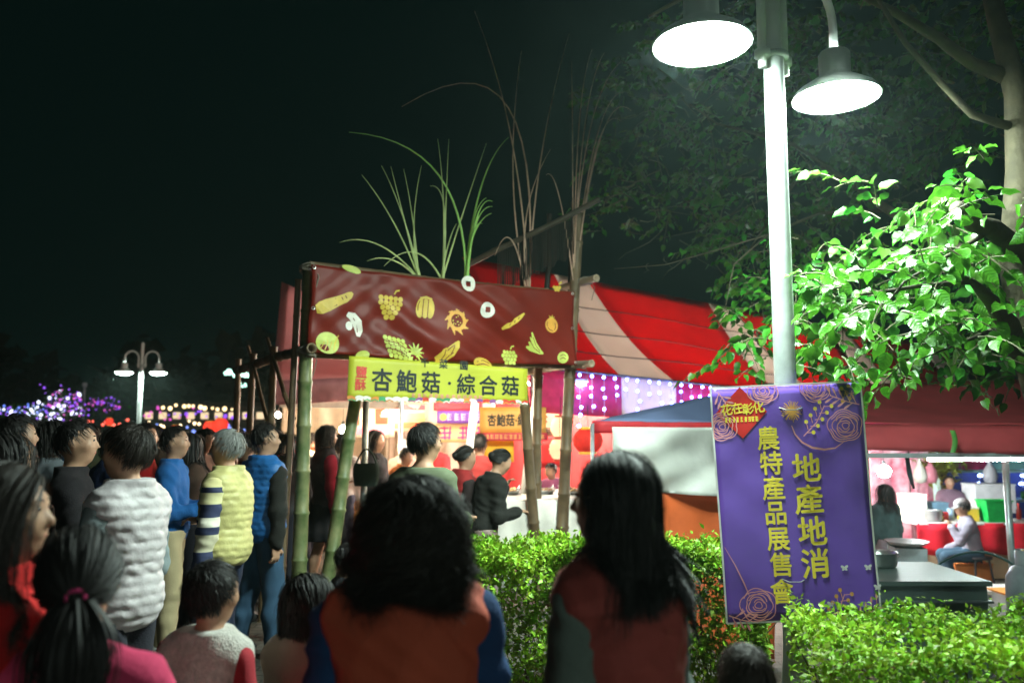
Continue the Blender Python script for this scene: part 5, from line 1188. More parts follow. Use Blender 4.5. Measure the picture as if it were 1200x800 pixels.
bulb_lamp('bare warm bulb hanging left of the olive shirted man', at(452, 484, 12.0), bulb_w, .04)
bulb_lamp('bare bulb hanging over the aisle behind the left stall post', at(326, 486, 12.5), bulb_w, .04)
# lanterns by the tent corner
def lantern(label, px, py, Y, r, hgt, col, band, lit=0.0):
    c = at(px, py, Y); t = thing('paper_lantern', label, 'lantern', tuple(c - UP * hgt / 2), 0, 'paper lanterns in the market')
    prof = [(r * .55, -hgt / 2)] + [(r * math.sqrt(max(.3, 1 - (k / 5) ** 2 * .75)) * (1 + .03 * (-1) ** k), hgt / 2 * k / 5.2) for k in range(-5, 6)] + [(r * .55, hgt / 2)]
    MB().lathe(prof, tuple(c), 16, None, True, True).build('shade', mat('lantern_%.2f_%.2f' % (col[0], lit), col, emit=col if lit else None, estr=lit, trans=.3, nosample=True), t, True)
    for sg in (-1, 1): MB().lathe([(r * .58, -.015), (r * .62, 0), (r * .58, .015)], tuple(c + UP * sg * hgt / 2), 14).build('band', mat('lantern_band_%.2f' % band[0], band, rough=.4), t, True)
    MB().tube([c + UP * hgt / 2, c + UP * (hgt / 2 + .25)], .004, 4).build('string', mat('wire_dark', (.03, .03, .03)), t)
lantern('cream paper lantern, upper of the two by the red sign', 657, 500, 10.2, .13, .26, (.85, .66, .42), (.6, .1, .05), 1.2)
lantern('cream paper lantern, lower of the two by the red sign', 656, 526, 10.0, .13, .26, (.85, .60, .38), (.6, .1, .05), 1.0)
lantern('red paper lantern with gold bands left of the long haired woman', 689, 516, 8.8, .16, .26, (.65, .03, .02), (.75, .5, .05), .35)
lantern('small red lantern hanging behind the green stall post', 349, 524, 8.6, .07, .14, (.75, .03, .02), (.75, .5, .05), .6)
# stall with pink canopy at the left of the stall post
def pink_canopy():
    t = thing('pink_canopy', 'pink fabric canopy with mauve valance behind the green stall post', 'canopy', (-2.3, 10.2, 0))
    pm = mat('canopy_pink', (.62, .26, .27), rough=.6, var=.1, scale=2, trans=.3); mm = mat('canopy_mauve', (.34, .15, .17), rough=.6, trans=.2)
    a, b = at(318, 446, 10.0), at(470, 440, 10.8); a2, b2 = at(330, 330, 12.5), at(470, 395, 13.0)
    MB().grid(lambda u, v: a.lerp(b, u).lerp(a2.lerp(b2, u), v) - UP * .12 * math.sin(PI * v), 14, 10, .004).build('roof', pm, t, True)
    MB().grid(lambda u, v: a.lerp(b, u) - UP * .30 * v + Vector((0, .02 * math.sin(25 * u) * v, 0)), 24, 4, .004).build('valance', mm, t, True)
    al = mat('canopy_alu', (.62, .70, .72), metal=.5, rough=.4)
    fa = a.lerp(b, .06) - UP * .34 + Vector((0, .06, 0)); fb = a.lerp(b, .98) - UP * .34 + Vector((0, .06, 0)); d = fb - fa
    MB().box((fa + fb) / 2, (d.length, .03, .09), math.atan2(d.y, d.x)).build('fascia', mat('fascia', (.85, .8, .68)), t)
    for p in (a, b): MB().tube([Vector((p.x, p.y + .03, 0)), p + Vector((0, .03, 0))], .028, 10).build('leg', al, t, True)
pink_canopy()
def shelf_goods(label, px, Y, z0, wdt, colors, seed, name='goods_table'):
    x = (px - 600) / FPX * Y; t = thing(name, label, 'table', (x, Y, z0)); rd = random.Random(seed)
    box('table_top', mat('table_wood', (.35, .25, .15), rough=.6), (x, Y, z0 + .74), (wdt, .6, .04), t)
    MB().grid(lambda u, v: Vector((x - wdt / 2 + wdt * u, Y - .31 + .012 * math.sin(50 * u), z0 + .755 - .6 * (1 - v))), 40, 3, .004).build('table_skirt', cloth('skirt_%.2f' % colors[0][0], colors[0]), t, True)
    for sx in (-1, 1):
        for sy in (-1, 1): MB().tube([Vector((x + sx * wdt * .46, Y + sy * .25, z0)), Vector((x + sx * wdt * .46, Y + sy * .25, z0 + .72))], .018, 6).build('leg', trm, t)
    return x
def goods_box(label, c, size, colr, cat='box', name='goods_box', rotz=0.0, grp=None):
    c = Vector(c); t = thing(name, label, cat, tuple(c - UP * size[2] / 2), 0, grp); m = mat('box_%.2f_%.2f_%.2f' % colr, colr, rough=.6, var=.12)
    box('carton', m, c, size, t, rotz, .008); box('lid', mat('lid_%.2f' % colr[0], tuple(min(1, q * 1.15) for q in colr), rough=.6), c + UP * (size[2] / 2 + .012), (size[0] * 1.03, size[1] * 1.03, .022), t, rotz, .005)
    return t
shelf_goods('goods table with orange cloth in the aisle behind the leaning bamboo', 452, 10.6, 0, 1.1, ((.65, .30, .08),), 1)
shelf_goods('goods table with red cloth under the pink canopy', 372, 11.6, 0, 1.3, ((.55, .06, .04),), 2)
shelf_goods('goods table with tan cloth under the cream magenta sign', 520, 11.8, 0, 1.3, ((.55, .40, .22),), 3)
rd = random.Random(4); lab = ['orange', 'white', 'red', 'yellow', 'green']; cc = [(.7, .28, .05), (.75, .72, .65), (.6, .05, .04), (.75, .55, .06), (.15, .4, .12)]
for j, (px, Y, where) in enumerate(((452, 10.6, 'on the orange clothed table'), (372, 11.6, 'on the red clothed table'), (520, 11.8, 'on the tan clothed table'))):
    for i in range(5):
        x = (px - 600) / FPX * Y - .42 + .21 * i; hh = .12 + .1 * rd.random(); goods_box('%s box %s' % (lab[(i + j) % 5], where), (x, Y + .05 * (-1) ** i, .765 + hh / 2), (.15, .2, hh), cc[(i + j) % 5], grp='boxes on the stall tables')

# ------------------------------------------------------------------ food stall on the right (lower ground)
def right_stall():
    # stainless counter in front
    A = at(1022, 692, 6.9); zt = at(1030, 668, 7.2).z
    t = thing('steel_counter', 'stainless steel food counter right of the poster behind the hedge', 'counter', (3.55, 7.3, SUNK)); stl = mat('counter_steel', (.16, .225, .21), metal=.3, rough=.32, var=.1, scale=3)
    x0, x1 = 2.95, 3.9; y0, y1 = 6.75, 7.75; zt = .42
    box('top', stl, ((x0 + x1) / 2, (y0 + y1) / 2, zt), (x1 - x0, y1 - y0, .04), t)
    box('body', stl, ((x0 + x1) / 2, (y0 + y1) / 2, (zt + SUNK + .12) / 2), (x1 - x0 - .06, y1 - y0 - .06, zt - SUNK - .17), t)
    box('trim', mat('steel_dark', (.2, .24, .24), metal=.6, rough=.4), ((x0 + x1) / 2, y0 - .006, zt - .14), (x1 - x0 - .03, .05, .02), t)
    for x in (x0 + .05, x1 - .05):
        for y in (y0 + .05, y1 - .05): MB().tube([Vector((x, y, SUNK)), Vector((x, y, SUNK + .14))], .02, 8).build('foot', stl, t)
    # gas cylinder
    def cyl(label, x, y, z, r, hgt, colr):
        g = thing('gas_cylinder', label, 'gas cylinder', (x, y, z), 0, 'gas cylinders'); m = mat('gas_%.2f' % colr[0], colr, rough=.45, var=.15, bump=.1)
        MB().lathe([(r * .7, 0), (r * .95, .03), (r, .08), (r, hgt * .72), (r * .95, hgt * .80), (r * .7, hgt * .87), (r * .3, hgt * .90)], (x, y, z), 20, None, True, True).build('tank', m, g, True)
        MB().lathe([(r * .5, hgt * .86), (r * .5, hgt), (r * .46, hgt), (r * .46, hgt * .87)], (x, y, z), 16).build('collar', m, g, True)
        MB().lathe([(.02, hgt * .88), (.02, hgt * .97), (.035, hgt * .975), (.035, hgt), (.0, hgt)], (x, y, z), 10).build('valve', mat('brass', (.5, .35, .1), metal=.8, rough=.35), g, True)
        MB().lathe([(r * .72, 0.001), (r * .8, -.0), (r * .8, .05), (r * .72, .05)], (x, y, z), 16).build('foot_ring', m, g, True)
    cyl('grey gas cylinder beside the steel counter at the right edge', 4.40, 7.1, SUNK, .17, 1.14, (.30, .36, .40)); cyl('dark gas cylinder at the very right edge of the picture', 5.05, 7.9, SUNK, .18, 1.2, (.06, .07, .08))
    MB().tube(bez(Vector((4.40, 7.1, .42)), Vector((4.3, 7.6, .75)), Vector((4.0, 8.0, .30)), 14), .012, 6).build('gas_hose', mat('hose', (.03, .10, .09), rough=.5)); tag(SC.objects['gas_hose'], 'dark green hose running from the grey gas cylinder', 'hose')
    # red clothed tables
    for (xa, ya, wdt, lab) in ((6.62, 12.3, 1.55, 'long red clothed table in front of the stall vendor'), (8.25, 12.2, 1.4, 'red clothed table with food at the right edge')):
        t = thing('red_table', lab, 'table', (xa, ya, SUNK)); zt = SUNK + .82
        box('table_top', mat('table_white', (.75, .72, .7)), (xa, ya, zt), (wdt, .75, .03), t)
        MB().grid(lambda u, v: Vector((xa - wdt / 2 + wdt * u, ya - .385 + .02 * math.sin(24 * u), zt + .012 - .42 * (1 - v) - .04 * math.sin(9 * u) * (1 - v))), 50, 4, .004).build('red_cloth', cloth('red_table', (.60, .015, .03)), t, True)
        for sx in (-1, 1):
            for sy in (-1, 1): MB().tube([Vector((xa + sx * wdt * .46, ya + sy * .3, SUNK)), Vector((xa + sx * wdt * .46, ya + sy * .3, zt))], .02, 6).build('leg', trm, t)
    # board panels under the table
    for k in range(3): goods_box(['pale wooden crate under the red table, left', 'pale wooden crate under the red table, middle', 'pale wooden crate under the red table, right'][k], (6.12 + .50 * k, 12.35, SUNK + .21), (.46, .5, .38), (.66, .50, .30), 'crate', 'wooden_crate')
    # grey bin with a white tray
    b = thing('grey_bin', 'grey blue bin with a white tray on top', 'bin', (4.72, 9.9, SUNK)); MB().lathe([(.20, 0), (.24, .5), (.25, .78), (.235, .78), (.22, .5), (.19, .02)], (4.72, 9.9, SUNK), 4, Matrix.Rotation(.6, 3, 'Z'), True).build('bin_body', mat('bin_grey', (.34, .44, .46), rough=.5), b)
    MB().lathe([(.08, .80), (.20, .82), (.24, .85), (.25, .85), (.20, .81), (.08, .785)], (4.72, 9.9, SUNK), 24, None, True, True).build('tray', mat('tray_white', (.40, .43, .43), rough=.35), b, True)
    # green basket, styro box, coloured boxes
    g = thing('green_basket', 'bright green plastic basket standing on the red table', 'basket', (7.05, 12.0, SUNK + .84)); gm = mat('green_plastic', (.02, .55, .10), rough=.35, trans=.2)
    B0 = Vector((7.05, 12.05, SUNK + .845)); MB().grid(lambda u, v: B0 + Vector(((.12 + .04 * v) * (1 if abs(math.cos(u * 2 * PI)) > .7 else abs(math.cos(u * 2 * PI)) / .7) * (1 if math.cos(u * 2 * PI) > 0 else -1) * 1.2, (.10 + .04 * v) * max(-1, min(1, math.sin(u * 2 * PI) / .7)), .30 * v)), 32, 5, .006).build('wall', gm, g, False)
    box('bottom', gm, B0, (.28, .20, .012), g); MB().tube([B0 + Vector((.195 * math.copysign(min(1, abs(math.cos(a)) / .7), math.cos(a)), .142 * math.copysign(min(1, abs(math.sin(a)) / .7), math.sin(a)), .30)) for a in np.linspace(0, 2 * PI, 33)], .012, 6).build('rim', gm, g)
    goods_box('white foam box with a red mark behind the seated man', (7.5, 12.95, SUNK + 1.10), (.62, .4, .42), (.82, .82, .82), name='foam_box')
    goods_box('dark pink box on the teal shelf', (7.75, 13.9, SUNK + 1.66), (.42, .3, .30), (.5, .04, .16)); goods_box('teal box on the shelf at the right', (8.4, 13.9, SUNK + 1.66), (.40, .3, .30), (.18, .42, .42)); goods_box('white carton right of the lit bulb', (6.05, 12.45, SUNK + 1.01), (.30, .3, .36), (.80, .76, .66)); goods_box('light blue bag shaped box on the red table', (6.35, 12.55, SUNK + .95), (.45, .3, .22), (.12, .22, .30)); goods_box('yellow paper box in front of the vendor', (6.72, 12.15, SUNK + .93), (.22, .2, .18), (.80, .55, .05))
    goods_box('orange wicker box on the ground beside the seated man', (6.35, 11.6, SUNK + .17), (.5, .4, .30), (.62, .20, .05)); goods_box('white carton of produce beside the grey bin', (5.05, 9.55, SUNK + .16), (.62, .4, .30), (.72, .74, .70), 'carton'); goods_box('small white carton near the steel counter', (5.55, 9.2, SUNK + .2), (.4, .36, .36), (.70, .70, .72), 'carton')
    goods_box('maroon crate under the white plank', (5.9, 9.6, SUNK + .15), (.55, .4, .28), (.30, .03, .05), 'crate', 'plastic_crate'); box('white_plank', mat('plank_white', (.75, .75, .7)), (5.75, 9.5, SUNK + .36), (1.0, .45, .04)); tag(SC.objects['white_plank'], 'white plank laid across the maroon crate', 'plank')
    potm = mat('pot_steel', (.45, .46, .46), metal=.8, rough=.3); rd = random.Random(12)
    for k, (x, y, r_, h_, lab) in enumerate(((6.18, 12.1, .12, .16, 'steel pot at the left end of the long red table'), (7.75, 12.0, .16, .22, 'large steel pot at the left end of the right red table'), (8.15, 12.05, .13, .17, 'steel pot in the middle of the right red table'), (3.3, 7.5, .17, .12, 'shallow steel basin at the back left of the steel counter'))):
        z = SUNK + .837 if y > 10 else .442; t = thing('steel_pot', lab, 'pot', (x, y, z), 0, 'steel pots'); MB().lathe([(r_ * .9, 0), (r_, .03), (r_, h_), (r_ * 1.06, h_ + .008), (r_ * .96, h_), (r_ * .9, .03)], (x, y, z), 20, None, True).build('pan', potm, t, True)
        for sg in (-1, 1): MB().tube([Vector((x + sg * r_, y - .03, z + h_ * .7)), Vector((x + sg * (r_ + .04), y, z + h_ * .72)), Vector((x + sg * r_, y + .03, z + h_ * .7))], .007, 5).build('handle', potm, t)
    bc_ = [('red', (.55, .04, .03)), ('brown', (.16, .06, .02)), ('yellow', (.65, .42, .04)), ('white', (.7, .7, .66)), ('green', (.06, .25, .08))]
    for k in range(10):
        nm, cl = bc_[k % 5]; x = (6.0 + .14 * k if k < 5 else 7.62 + .2 * (k - 5)); y = 12.58 if k < 5 else 12.4; z = SUNK + .837; t = thing('sauce_bottle', '%s sauce bottle %s' % (nm, 'at the back of the long red table' if k < 5 else 'at the back of the right red table'), 'bottle', (x, y, z), 0, 'sauce bottles')
        MB().lathe([(.03, 0), (.036, .02), (.036, .13), (.015, .18), (.013, .21)], (x, y, z), 12, None, True, True).build('glass', mat('bottle_' + nm, cl, rough=.25), t, True); MB().lathe([(.017, .205), (.017, .235), (.0, .24)], (x, y, z), 10).build('bottle_cap', mat('bottle_cap', (.6, .05, .03)), t, True)
    pc_ = [('yellow', (.7, .5, .05)), ('red', (.55, .03, .03)), ('pale blue', (.3, .45, .6)), ('white', (.65, .65, .62)), ('orange', (.65, .22, .04)), ('purple', (.2, .05, .25)), ('green', (.08, .3, .08))]
    for k in range(14):
        nm, cl = pc_[k % 7]; far_ = k >= 7; x = (6.28 + .115 * k) if not far_ else 7.3 + .22 * (k - 7); y = 12.12 + .06 * (k % 3) if not far_ else 13.85; z = SUNK + .837 if not far_ else SUNK + 1.02; h_ = .08 + .05 * ((k * 5) % 4)
        t = thing('snack_packet', '%s snack packet %s' % (nm, 'lying on the long red table' if not far_ else 'on the lower board of the teal shelf'), 'packet', (x, y, z), 0, 'snack packets'); MB().grid(lambda u, v: Vector((x + (u - .5) * .11, y - .035 * math.sin(PI * u) * math.sin(PI * v), z + h_ * v)), 6, 6).build('front_foil', mat('foil_' + nm, cl, rough=.3, var=.3, scale=40), t, True); MB().grid(lambda u, v: Vector((x + (.5 - u) * .11, y + .035 * math.sin(PI * u) * math.sin(PI * v), z + h_ * v)), 6, 6).build('back_foil', MATS['foil_' + nm], t, True)
    for k, px in enumerate((1078, 1090, 1160)):
        c = at(px, 552, 12.9); t = thing('hanging_bag', ['pale plastic bag hanging left of the vendor', 'pink plastic bag hanging just left of the vendor', 'white plastic bag hanging right of the seated man'][k], 'bag', tuple(c - UP * .2)); MB().lathe([(.02, .2), (.03, .12), (.09, .02), (.11, -.08), (.08, -.17), (.0, -.19)], tuple(c), 10).build('sack', mat('sack_%d' % k, ((.6, .58, .5), (.6, .2, .25), (.65, .65, .68))[k], trans=.3, rough=.4), t, True); MB().tube([c + UP * .19, c + UP * .42], .006, 5).build('loop', mat('wire_dark', (.03, .03, .03)), t)
    # shelf unit
    s = thing('teal_shelf', 'pale teal shelf unit at the back of the right stall', 'shelf', (8.0, 13.9, SUNK)); sm2 = mat('teal_paint', (.30, .50, .50), rough=.5)
    for z in (.5, 1.0, 1.48, 1.95): box('board', sm2, (8.0, 13.9, SUNK + z), (1.7, .4, .04), s)
    for x in (7.16, 8.84): box('side', sm2, (x, 13.9, SUNK + 1.0), (.04, .4, 2.0), s)
    # back cloths
    fl = mat('floral_pink', (.70, .06, .16), rough=.7, var=.3, scale=5, col2=(.80, .50, .58)); 
    for px0, px1, lab in ((1018, 1064, 'pink floral curtain behind the lit bulb'), (1066, 1092, 'pink floral curtain left of the vendor')):
        a = at(px0, 531, 13.8); b = at(px1, 531, 13.8); o = hang('floral_curtain', lab, 'curtain', (a.x, 13.8, 1.6), (b.x, 13.8, 1.6), lambda u: -.45, fl, .03, px0, (20, 8)); o['group'] = 'floral curtains'
    a = at(1088, 531, 14.6); b = at(1260, 531, 14.6); hang('dark_backdrop', 'dark blue backdrop with blue light strings behind the vendor', 'curtain', (a.x, 14.6, 1.65), (b.x, 14.6, 1.65), lambda u: -.5, cloth('dark_blue', (.03, .04, .14)), .03, .3, (24, 8))
    bl = glow('led_blue', (.35, .5, 1.0), 20.0); lights = thing('blue_light_string', 'blue light strings hanging on the dark backdrop', 'string lights', tuple(at(1140, 545, 14.4)))
    wire = MB(); bulbs = MB()
    for px in (1090, 1146, 1196, 1206):
        a = at(px, 534, 14.4); wire.tube([a, a - UP * .55], .004, 4)
        for k in range(4): bulbs.sphere(a - UP * (.06 + .14 * k) + Vector((.02 * (-1) ** k, 0, 0)), (.05, .03, .025), 6, 4)
    wire.build('wire', MATS['led_wire'], lights); stuff(bulbs.build('bulbs', bl, lights, True))
    # plant on the table and a hanging green leaf strip
    p = thing('potted_plant', 'yellow green leafy plant behind the vendor', 'plant', tuple(at(1104, 600, 13.4))); pc = at(1104, 542, 13.4)
    rg = np.random.default_rng(4); V, F = leaf_cloud(rg.normal(0, 1, (420, 3)) * np.array((.15, .12, .13)) + np.array(pc - wloc(p)), .10, rng=rg); stuff(link_mesh('foliage', np_mesh('foliage', V, F), mat('plant_leaf', (.30, .34, .05), rough=.5, island=.4, trans=.3), p))
    MB().tube([at(1104, 600, 13.4), pc], .018, 6).build('stem', twig_mat, p); MB().lathe([(.09, 0), (.13, .22), (.12, .22), (.08, .02)], tuple(at(1104, 600, 13.4) - UP * .1), 14, None, True).build('pot', mat('terracotta', (.4, .16, .08)), p, True)
    MB().grid(lambda u, v: at(1113 + 6 * u + 3 * math.sin(3 * v), 504 + 26 * v, 7.85) + Vector((0, -.01 * math.sin(PI * u), 0)), 3, 10, .002).build('leaf_strip', mat('strip_green', (.12, .42, .08), rough=.4)); tag(SC.objects['leaf_strip'], 'green leaf strip hanging on the front of the red canopy', 'leaf')
    bulb_lamp('bright cool white bulb inside the right stall beside the poster', at(1036, 552, 11.6), bulb_c, .085, .35)
    tube_lamp('cool fluorescent tube under the front rail of the red canopy', at(1150, 538, 9.2), 1.2, .0, tube_c); tube_lamp('cool fluorescent tube over the long red table', (5.3, 11.9, SUNK + 2.1), 1.2, .0, tube_c)
    # blue plastic stool for the seated man
    st = thing('stool', 'low stool under the seated man in the grey cap', 'stool', (6.38, 11.35, SUNK)); stm = mat('stool_dark', (.05, .05, .06), rough=.5)
    MB().lathe([(.02, .42), (.17, .42), (.175, .44), (.17, .455), (.0, .455)], (6.38, 11.35, SUNK), 18).build('seat', stm, st, True)
    for k in range(4): a = PI / 4 + k * PI / 2; MB().tube([Vector((6.38 + .13 * math.cos(a), 11.35 + .13 * math.sin(a), SUNK + .43)), Vector((6.38 + .19 * math.cos(a), 11.35 + .19 * math.sin(a), SUNK))], .014, 6).build('leg', stm, st)
right_stall()

# ------------------------------------------------------------------ far left: dark wood, lit trees, lanterns, distant lights
def far_wood():
    rg = np.random.default_rng(11); P = []
    for k in range(46):
        x = -75 + 3.0 * k + rg.uniform(-1, 1); y = rg.uniform(62, 85); r_ = rg.uniform(2.5, 4.5); hgt = rg.uniform(6, 10.5)
        n = 260; q = rg.normal(0, 1, (n, 3)); q /= np.linalg.norm(q, axis=1, keepdims=True); q *= rg.uniform(.5, 1.05, (n, 1)); P.append(q * np.array((r_, r_, hgt * .5)) + np.array((x, y, hgt * .55)))
    V, F = leaf_cloud(np.concatenate(P), 1.5, rng=rg, ratio=.8)
    o = link_mesh('far_wood', np_mesh('far_wood', V, F), mat('far_leaf', (.02, .03, .02), rough=.9, var=.3), None); stuff(o); tag(o, 'dark mass of distant trees under the night sky', 'trees')
far_wood()
LEDS = {'purple': glow('far_purple', (.28, .05, .95), 1.3, True), 'blue': glow('far_blue', (.12, .24, 1.0), 1.5, True), 'white': glow('far_white', (.75, .8, 1.0), 2.2, True), 'magenta': glow('far_magenta', (.85, .06, .6), 1.1, True), 'red': glow('far_red', (1.0, .10, .05), 2.0, True), 'warm': glow('far_warm', (1.0, .7, .35), 3.0, True), 'green': glow('far_green', (.5, 1.0, .8), 3.0, True)}
def lit_tree(label, px, py, Y, r_, hgt, cols, n, seed):
    rd = random.Random(seed); b = Vector(((px - 600) / FPX * Y, Y, 0)); t = thing('lit_tree', label, 'tree', tuple(b), 0, 'trees wrapped in fairy lights'); c = at(px, py, Y)
    MB().tube(wobble(b, c, 6, .1, seed), [.16, .15, .13, .11, .09, .07, .05], 8).build('trunk', bark, t, True)
    tips = []
    for k in range(9):
        a = rd.uniform(0, 2 * PI); e = c + Vector((math.cos(a) * r_ * rd.uniform(.4, .9), math.sin(a) * r_ * .5, rd.uniform(-.3, .8) * hgt)); tips.append(e); MB().tube(wobble(b.lerp(c, rd.uniform(.5, .95)), e, 5, .12, k + seed), [.06, .05, .04, .03, .02, .012], 5).build('branch', bark, t, True)
    rg = np.random.default_rng(seed); P = rg.normal(0, .45, (500, 3)) * np.array((r_, r_ * .6, hgt)) + np.array(c - b); V, F = leaf_cloud(P, .22, rng=rg); stuff(link_mesh('crown', np_mesh('crown', V, F), leaf_m2, t))
    for kk, cn in enumerate(cols):
        mb = MB()
        for k in range(n // len(cols)):
            q = c + Vector((rd.gauss(0, .48) * r_, rd.gauss(0, .35) * r_, rd.gauss(0, .5) * hgt)); mb.sphere(q, rd.uniform(.022, .05) if cn != 'white' else rd.uniform(.035, .075), 5, 4)
        stuff(mb.build('fairy_lights', LEDS[cn], t))
lit_tree('blue and white glowing tree above the crowd at the far left', 40, 482, 34, 1.4, .28, ['blue', 'white', 'purple'], 190, 1)
lit_tree('purple glowing tree with a bright white core on the left', 76, 474, 33, .75, .55, ['purple', 'magenta', 'purple', 'white'], 230, 2)
lit_tree('small purple glowing tree left of the distant street lamp', 122, 474, 38, .7, .34, ['purple', 'purple', 'magenta'], 120, 3)
def light_row(label, pts, Y, cn, r0, r1, seed, sag=.15):
    rd = random.Random(seed); A = at(*pts[0], Y); t = thing('light_string', label, 'string lights', tuple(A), 0, None); mb = MB(); wr_ = MB(); P = [at(px, py, Y) for px, py in pts]
    for a, b in zip(P[:-1], P[1:]):
        n = max(3, int((b - a).length / .35))
        for k in range(n + 1): mb.sphere(a.lerp(b, k / n) - UP * sag * math.sin(PI * k / n) + Vector((rd.uniform(-.1, .1), rd.uniform(-.1, .1), rd.uniform(-.1, .1))), rd.uniform(r0, r1), 5, 4)
        wr_.tube([a.lerp(b, k / 6) - UP * sag * math.sin(PI * k / 6) for k in range(7)], .01, 4)
    wr_.build('wire', mat('wire_dark', (.03, .03, .03)), t); stuff(mb.build('bulbs', LEDS[cn], t))
light_row('magenta light string behind the distant street lamp', [(170, 488), (185, 478), (200, 490), (225, 480)], 40, 'magenta', .04, .09, 1)
light_row('purple light string above the red lanterns', [(195, 484), (235, 482), (262, 488), (288, 486)], 42, 'purple', .04, .10, 2)
light_row('row of warm lights on the distant buildings', [(192, 477), (215, 476), (240, 478), (270, 480)], 55, 'warm', .05, .16, 3, 0)
light_row('cool green white lights of the distant sign above the crowd', [(266, 437), (278, 438), (290, 440), (300, 441)], 50, 'green', .10, .22, 4, 0)
light_row('small green lights below the distant sign', [(280, 450), (288, 452)], 50, 'green', .05, .10, 5, 0)
light_row('warm market lights between the heads of the crowd', [(172, 494), (190, 500), (225, 494), (250, 497)], 30, 'warm', .03, .08, 6)
light_row('blue market lights at the right of the red lanterns', [(186, 498), (205, 500), (268, 500), (286, 502)], 31, 'blue', .03, .09, 7)
light_row('red lights low behind the crowd on the left', [(104, 492), (128, 494), (150, 492)], 33, 'red', .03, .09, 8)
for k, (px, py, r_) in enumerate(((246, 501, .24), (259, 498, .26), (205, 503, .16), (128, 494, .14))): lantern(['glowing red lantern, left of the pair far behind the crowd', 'glowing red lantern, right of the pair far behind the crowd', 'small glowing red lantern beneath the distant street lamp', 'small red lantern near the purple trees'][k], px, py, 30, r_, r_ * 2, (.9, .06, .03), (.7, .4, .05), .8)
def far_building():
    Y = 58; t = thing('far_building', 'low dark building with lit windows beyond the park', 'building', ((230 - 600) / FPX * Y, Y, 0)); x0, x1 = [(p - 600) / FPX * Y for p in (165, 318)]
    MB().box(((x0 + x1) / 2, Y + 2, 1.7), (x1 - x0, 4, 3.4)).build('wall', mat('far_wall', (.12, .11, .10)), t); MB().box(((x0 + x1) / 2, Y + 2, 3.55), (x1 - x0 + .6, 4.6, .3)).build('roof', mat('far_roof', (.05, .05, .05)), t)
    wm = mat('far_window', (.5, .4, .3), emit=(1.0, .75, .45), estr=1.0, nosample=True); fm = mat('far_frame', (.3, .3, .3))
    for k in range(9):
        x = x0 + .7 + k * (x1 - x0 - 1.4) / 8; w_ = MB().box((x, Y - .01, 2.75), (.62, .06, .55)).build('window', fm, t); MB().box((x, Y - .05, 2.75), (.54, .03, .46)).build('pane', wm, w_)
far_building()
# ------------------------------------------------------------------ people
NG = 'people in the crowd'
# right stall
person('woman with long dark hair and grey trousers just right of the poster', 1030, 10.4, 566, phi=15, z0=SUNK, top_c=(.05, .09, .09), pants_c=(.30, .27, .30), hair='long', h=.018, group=NG)
person('seated man in a grey cap and grey jacket with one hand raised to his mouth', 1128, 11.4, phi=75, H=1.62, z0=SUNK, top_c=(.24, .225, .27), pants_c=(.03, .06, .09), sit=True, lean=10, arms=('mouth', 'knee'), cap_c=(.30, .29, .28), h=.017, group=NG, X=6.35)
person('vendor in a dark apron behind the long red table', 1106, 13.1, 556, phi=165, z0=SUNK, top_c=(.16, .10, .14), pants_c=(.05, .05, .06), hair='bun', h=.02, arms=('reach', 'bent'), group=NG)
# centre
person('man with short black hair in an olive green shirt below the yellow sign', 497, 5.2, 496, phi=-25, hyaw=-35, top_c=(.105, .125, .075), pants_c=(.03, .03, .04), h=.012, arms=('bent', 'bent'), collar=False, group=NG, strandn=2600)
person('woman in dark red clothes right beside the olive shirted man', 536, 7.3, 521, phi=-65, top_c=(.035, .02, .022), vest_c=(.30, .02, .02), sleeve_c=(.03, .02, .02), pants_c=(.03, .03, .04), hair='bun', h=.016, arms=('phone', 'bent'), lean=8, group=NG)
person('woman in a black top eating at the bright counter', 566, 7.0, H=1.53, phi=-60, top_c=(.018, .018, .016), pants_c=(.30, .22, .20), hair='bun', h=.016, arms=('mouth', 'bent'), lean=14, hpitch=-12, group=NG)
person('person with short hair facing the yellow price board', 562, 9.0, 508, phi=-20, top_c=(.45, .06, .06), pants_c=(.05, .05, .07), h=.02, group=NG)
person('vendor with dark hair bending over the white counter', 650, 9.75, 540, phi=150, top_c=(.35, .10, .20), pants_c=(.05, .05, .08), h=.018, lean=12, arms=('reach', 'reach'), group=NG)
person('woman in dark red with a black skirt and bag under the pink canopy', 384, 8.7, 498, phi=-60, top_c=(.22, .012, .03), vest_c=(.02, .015, .018), sleeve_c=(.24, .012, .03), pants_c=None, skirt=(.012, .012, .014), hair='bob', h=.017, arms=('bent', 'down'), group=NG)
person('woman with a fringe in black beside the thin metal post', 441, 9.0, 504, phi=-105, top_c=(.015, .015, .018), pants_c=(.10, .09, .22), hair='long', h=.018, arms=('cross', 'bent'), group=NG)
person('woman with dark hair seen from behind in the aisle', 402, 10.0, 508, phi=20, top_c=(.40, .38, .36), pants_c=(.05, .05, .08), hair='bob', h=.02, group=NG)
person('shopper in an orange jacket bending at the orange clothed table', 466, 10.0, 522, phi=-120, top_c=(.55, .18, .05), pants_c=(.06, .05, .05), h=.02, lean=15, arms=('reach', 'bent'), group=NG)
person('vendor in a white cap behind the orange clothed table', 474, 11.3, 515, phi=170, top_c=(.5, .30, .25), pants_c=(.06, .05, .05), h=.022, cap_c=(.72, .70, .66), arms=('reach', 'bent'), group=NG)
person('stall keeper in red behind the tan clothed table', 512, 12.4, 512, phi=175, top_c=(.5, .04, .05), pants_c=(.06, .05, .05), h=.022, arms=('reach', 'reach'), group=NG)
person('shopper in a pale jacket standing under the pink canopy', 358, 10.6, 505, phi=40, top_c=(.55, .50, .44), pants_c=(.05, .05, .08), h=.02, group=NG)
